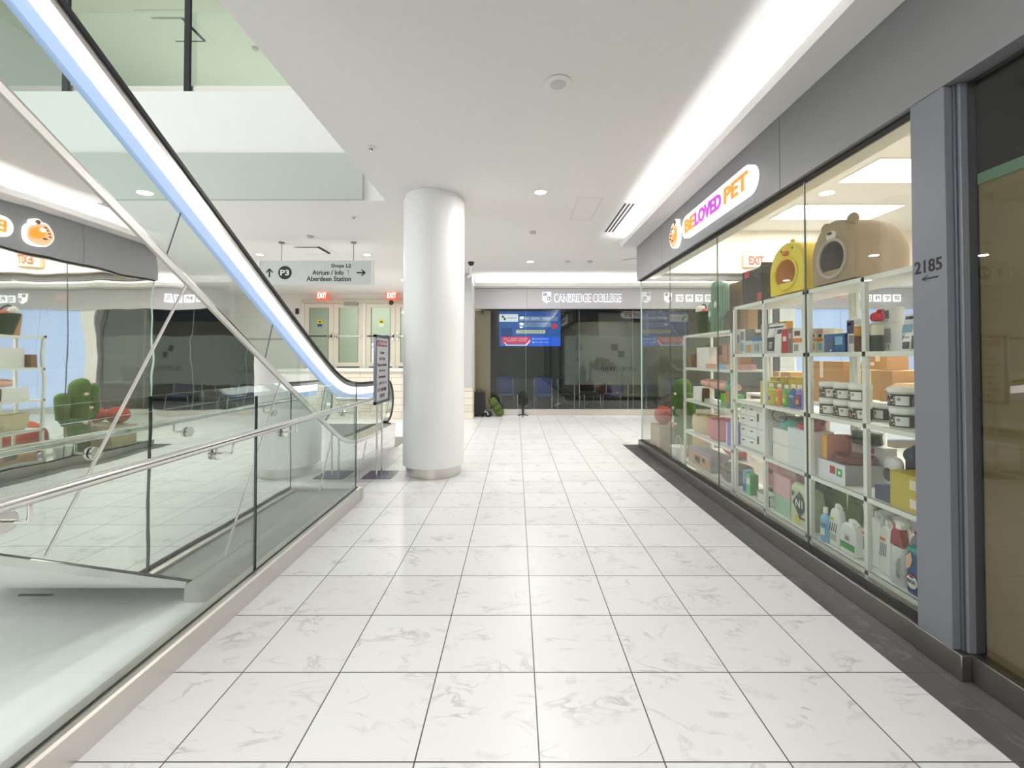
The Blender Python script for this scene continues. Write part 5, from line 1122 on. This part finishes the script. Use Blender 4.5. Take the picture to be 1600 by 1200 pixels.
for q in (((4.2, 5.0, 0), (4.2, 5.0, 1.5)), ((4.2, 6.6, 0), (4.2, 6.6, 1.5)), ((4.2, 5.0, 1.5), (4.2, 6.6, 1.5)), ((4.0, 5.0, .02), (4.4, 5.0, .02)), ((4.0, 6.6, .02), (4.4, 6.6, .02))): m.tube([(q[0][0]-4.2, q[0][1]-5.8, q[0][2]), (q[1][0]-4.2, q[1][1]-5.8, q[1][2])], .016, W)
tag(m.build('garment_rack'), 'white tubular rail frame standing behind the long table in the shop', 'rack', loc=(4.2, 5.8, 0))
t = thing('shop_counter', 'low white counter with a brown top at the back of the shop', 'counter', (6.2, 5.0, 0))
MB().box(-.3, .3, -1.2, 1.2, 0, .92, W).build('body', t); MB().box(-.34, .34, -1.24, 1.24, .92, .96, CB2).build('countertop', t)
t = thing('exit_sign', 'cream sign with red EXIT letters on the far inner wall of the pet shop', 'exit sign', (3.62, 6.94, 2.90))
MB().box(0, .39, 0, .06, 0, .21, cm('exit_cream', 214, 200, 168, .5)).build('housing', t, bevel=.004)
m = MB(); text(m, 'EXIT', (.08, -.001, .035), .24, .14, mat('exit_letter_red', C(205, 55, 40), .5, emit=.25, ecol=C(230, 60, 40)), '-y', .003, bold=.035); m.build('lettering', t)
# ================================================================== COLLEGE FURNITURE AND LUGGAGE
ch_b = cm('chair_blue', 62, 78, 150, .6); ch_k = cm('chair_black', 26, 26, 30, .6)
def chair(mm):
    t = thing('meeting_chair', 'x', 'chair')
    m = MB(); m.box(-.23, .23, -.22, .22, .42, .46, mm); m.build('seat', t, bevel=.015)
    m = MB(); m.box(-.22, .22, .20, .235, .50, .92, mm); m.build('backrest', t, bevel=.015)
    for s_ in (-1, 1):
        MB().tube([(s_*.24, -.24, .0), (s_*.24, -.20, .44), (s_*.24, .18, .44), (s_*.24, .24, .0)], .011, stl2, 8).build('leg_frame', t)
        MB().tube([(s_*.235, .19, .44), (s_*.235, .225, .90)], .010, stl2, 8).build('back_tube', t)
    return t
def tbl():
    t = thing('meeting_table', 'x', 'table')
    MB().box(-.65, .65, -.35, .35, .71, .735, ch_k).build('tabletop', t)
    for s_ in (-1, 1):
        MB().tube([(s_*.45, 0, .06), (s_*.45, 0, .71)], .022, stl2, 10).build('leg', t)
        MB().tube([(s_*.45-.28, -.0, .012), (s_*.45-.2, 0, .05), (s_*.45, 0, .12), (s_*.45+.2, 0, .05), (s_*.45+.28, 0, .012)], .015, stl2, 8).build('foot', t)
    return t
ca, cb, ta = chair(ch_b), chair(ch_k), tbl(); f = [0, 0, 0]
def put(p, i, x, y, rz, lab, grp):
    o = p if not f[i] else copy_tree(p); f[i] = 1; o.location = (x, y, .001); o.rotation_euler = (0, 0, rz); o['label'] = lab; o['group'] = grp
gc, gt = 'chairs behind the college glass', 'tables behind the college glass'
for i, x, y, rz, lab in ((0, -.25, 12.1, .3, 'blue chair behind the college glass close to the tan wall panel'), (0, .75, 12.0, 3.0, 'blue chair with its broad back to the glass beside the pedestal fan'), (1, 1.45, 12.0, 2.6, 'black chair behind the glass just past the first blue backs'),
                         (1, 2.1, 12.5, .2, 'black chair in front of the first meeting table'), (0, 2.72, 12.3, -.4, 'blue chair between the two nearer meeting tables'), (1, 3.3, 12.0, 2.9, 'black chair turned away, in front of the middle meeting table'),
                         (0, 3.95, 12.2, .5, 'blue chair before the shop corner, by the middle table'), (1, 4.6, 12.5, 3.4, 'black chair in front of the farthest meeting table'), (0, 5.3, 12.1, -.2, 'blue chair seen through the corner of the pet shop')):
    put((ca, cb)[i], i, x, y, rz, lab, gc)
put(ta, 2, 1.9, 13.3, 0, 'black meeting table with splayed chrome feet, nearest the wall screen', gt)
put(ta, 2, 3.5, 13.3, .1, 'black meeting table with splayed chrome feet, the middle one', gt)
put(ta, 2, 5.1, 13.3, 0, 'black meeting table with chrome feet seen through the pet shop corner', gt)
# luggage and fan
t = thing('suitcase', 'upright black suitcase against the stone dado beside the college window', 'suitcase', (-.93, 10.98, 0))
m = MB(); m.box(-.14, .14, -.11, .11, .04, .62, blkm); m.build('body', t, bevel=.03, seg=3)
for x in (-.1, .1):
    for y in (-.08, .08): MB().lathe([(.02, 0), (.02, .04)], (x, y, 0), blk, 12).build('wheel', t)
MB().tube([(-.06, .09, .60), (-.06, .09, .66), (.06, .09, .66), (.06, .09, .60)], .008, blk).build('handle', t)
t = thing('duffel_bag', 'olive green duffel bag leaning beside the black suitcase', 'bag', (-.55, 10.98, 0))
gb = cm('canvas_green', 82, 98, 46, .9); R_ = Matrix.Translation((.05, 0, .235)) @ Matrix.Rotation(math.radians(-32), 4, 'Y')
m = MB(); m.ell((0, 0, 0), (.115, .11, .25), gb, 24, 16, M=R_, pw=.45); m.build('body', t)
for z in (-.08, .06):
    m = MB(); m.tube([tuple(R_ @ Vector((.118*math.cos(a), .113*math.sin(a), z))) for a in [k*math.pi/12 for k in range(24)]], .010, blkm, 6, closed=True); m.build('strap', t)
m = MB(); m.tube([tuple(R_ @ Vector(q)) for q in ((.0, -.08, .22), (.0, -.10, .29), (-.06, -.04, .30), (-.07, .0, .22))], .009, gb); m.build('handle', t)
m = MB(); m.ell((-.0, 0, .07), (.10, .08, .07), blkm, 18, 10); m.tube([(-.08, -.03, .1), (-.09, -.08, .15), (-.02, -.09, .12), (.0, -.08, .05)], .008, W); tag(m.build('shoulder_bag'), 'small black bag with a white strap on the floor between suitcase and green duffel', 'bag', loc=(-.69, 10.90, 0.001))
t = thing('pedestal_fan', 'small black pedestal fan on three splayed feet in front of the college window', 'fan', (.17, 10.96, 0))
for a in (0.5, 2.6, 4.6): MB().tube([(0, 0, .05), (.14*math.cos(a), .14*math.sin(a), .015)], .012, blkm).build('foot', t)
MB().tube([(0, 0, .03), (0, 0, .30)], .028, blkm, 12).build('pole', t)
m = MB()
for k in range(9):
    a = k*math.pi/9; m.tube([(.11*math.cos(q)*math.cos(a)*1.0, .05*math.cos(q)*math.sin(a)-.02, .42+.15*math.sin(q)) for q in [j*math.pi/10 for j in range(20)]], .005, blkm, 5, closed=True)
m.tube([(.115*math.cos(q), -.02, .42+.155*math.sin(q)) for q in [j*math.pi/12 for j in range(24)]], .008, blkm, 6, closed=True); m.build('cage', t)
m = MB()
for k in range(4): m.ell((0, 0, 0), (.03, .006, .05), blkm, 12, 8, M=Matrix.Translation((0, -.02, .42)) @ Matrix.Rotation(k*math.pi/2, 4, 'Y') @ Matrix.Translation((0, 0, .06)))
m.ell((0, .03, .42), (.04, .06, .04), blkm, 14, 8); m.build('blade', t)
m = MB(); m.tube([(0, .02, .28), (-.10, .0, .30), (-.12, 0, .38)], .010, blkm); m.tube([(0, .02, .28), (.10, 0, .30), (.12, 0, .38)], .010, blkm); m.build('yoke', t)
m = MB(); m.box(-.03, .03, 0, .04, 0, .10, gfas); m.ell((0, -.005, .07), (.02, .012, .02), blkm, 10); tag(m.build('door_sensor'), 'small pale door sensor under the fascia at the tan end of the college window', 'sensor', loc=(-.88, 11.40, 2.6))

# added unseen panels that house the fill lamps (left of and above the escalator)
t = thing('wall_fill_panel', 'added fill light panel, unseen on the white wall beyond the escalator', 'wall light', (-8.999, .8, 1.5))
MB().box(0, .03, -1.66, 1.66, -.96, .96, white).build('frame', t); MB().box(.03, .036, -1.6, 1.6, -.9, .9, mat('fill_panel', (1, 1, 1), .5, emit=.35)).build('diffuser', t)
t = thing('pendant_fill_panel', 'added fill light panel, hanging unseen in the atrium above the escalator', 'ceiling light', (-6.2, -.5, 4.34))
MB().box(-1.3, 1.3, -1.55, 1.55, 0, .05, white).build('frame', t); MB().box(-1.25, 1.25, -1.5, 1.5, -.012, 0, MATS['fill_panel']).build('diffuser', t)
for x in (-1.1, 1.1):
    for y in (-1.3, 1.3): MB().tube([(x, y, .05), (x, y, 3.2)], .006, stld, 6).build('cable', t)
sbx('trim_8', (-9, -3.9, -1.9, -1.7, 7.4, 7.6, white), (-9, -3.9, .7, .9, 7.4, 7.6, white))
t = thing('fill_uplight', 'added trough uplight brightening the upper ceiling, unseen behind the guard', 'uplight', (-5, 9.5, 4.201))
MB().box(-2.6, 2.6, -1.6, 1.6, 0, .9, white).build('trough_body', t); MB().box(-2.5, 2.5, -1.5, 1.5, .9, .92, MATS['fill_panel']).build('diffuser', t)
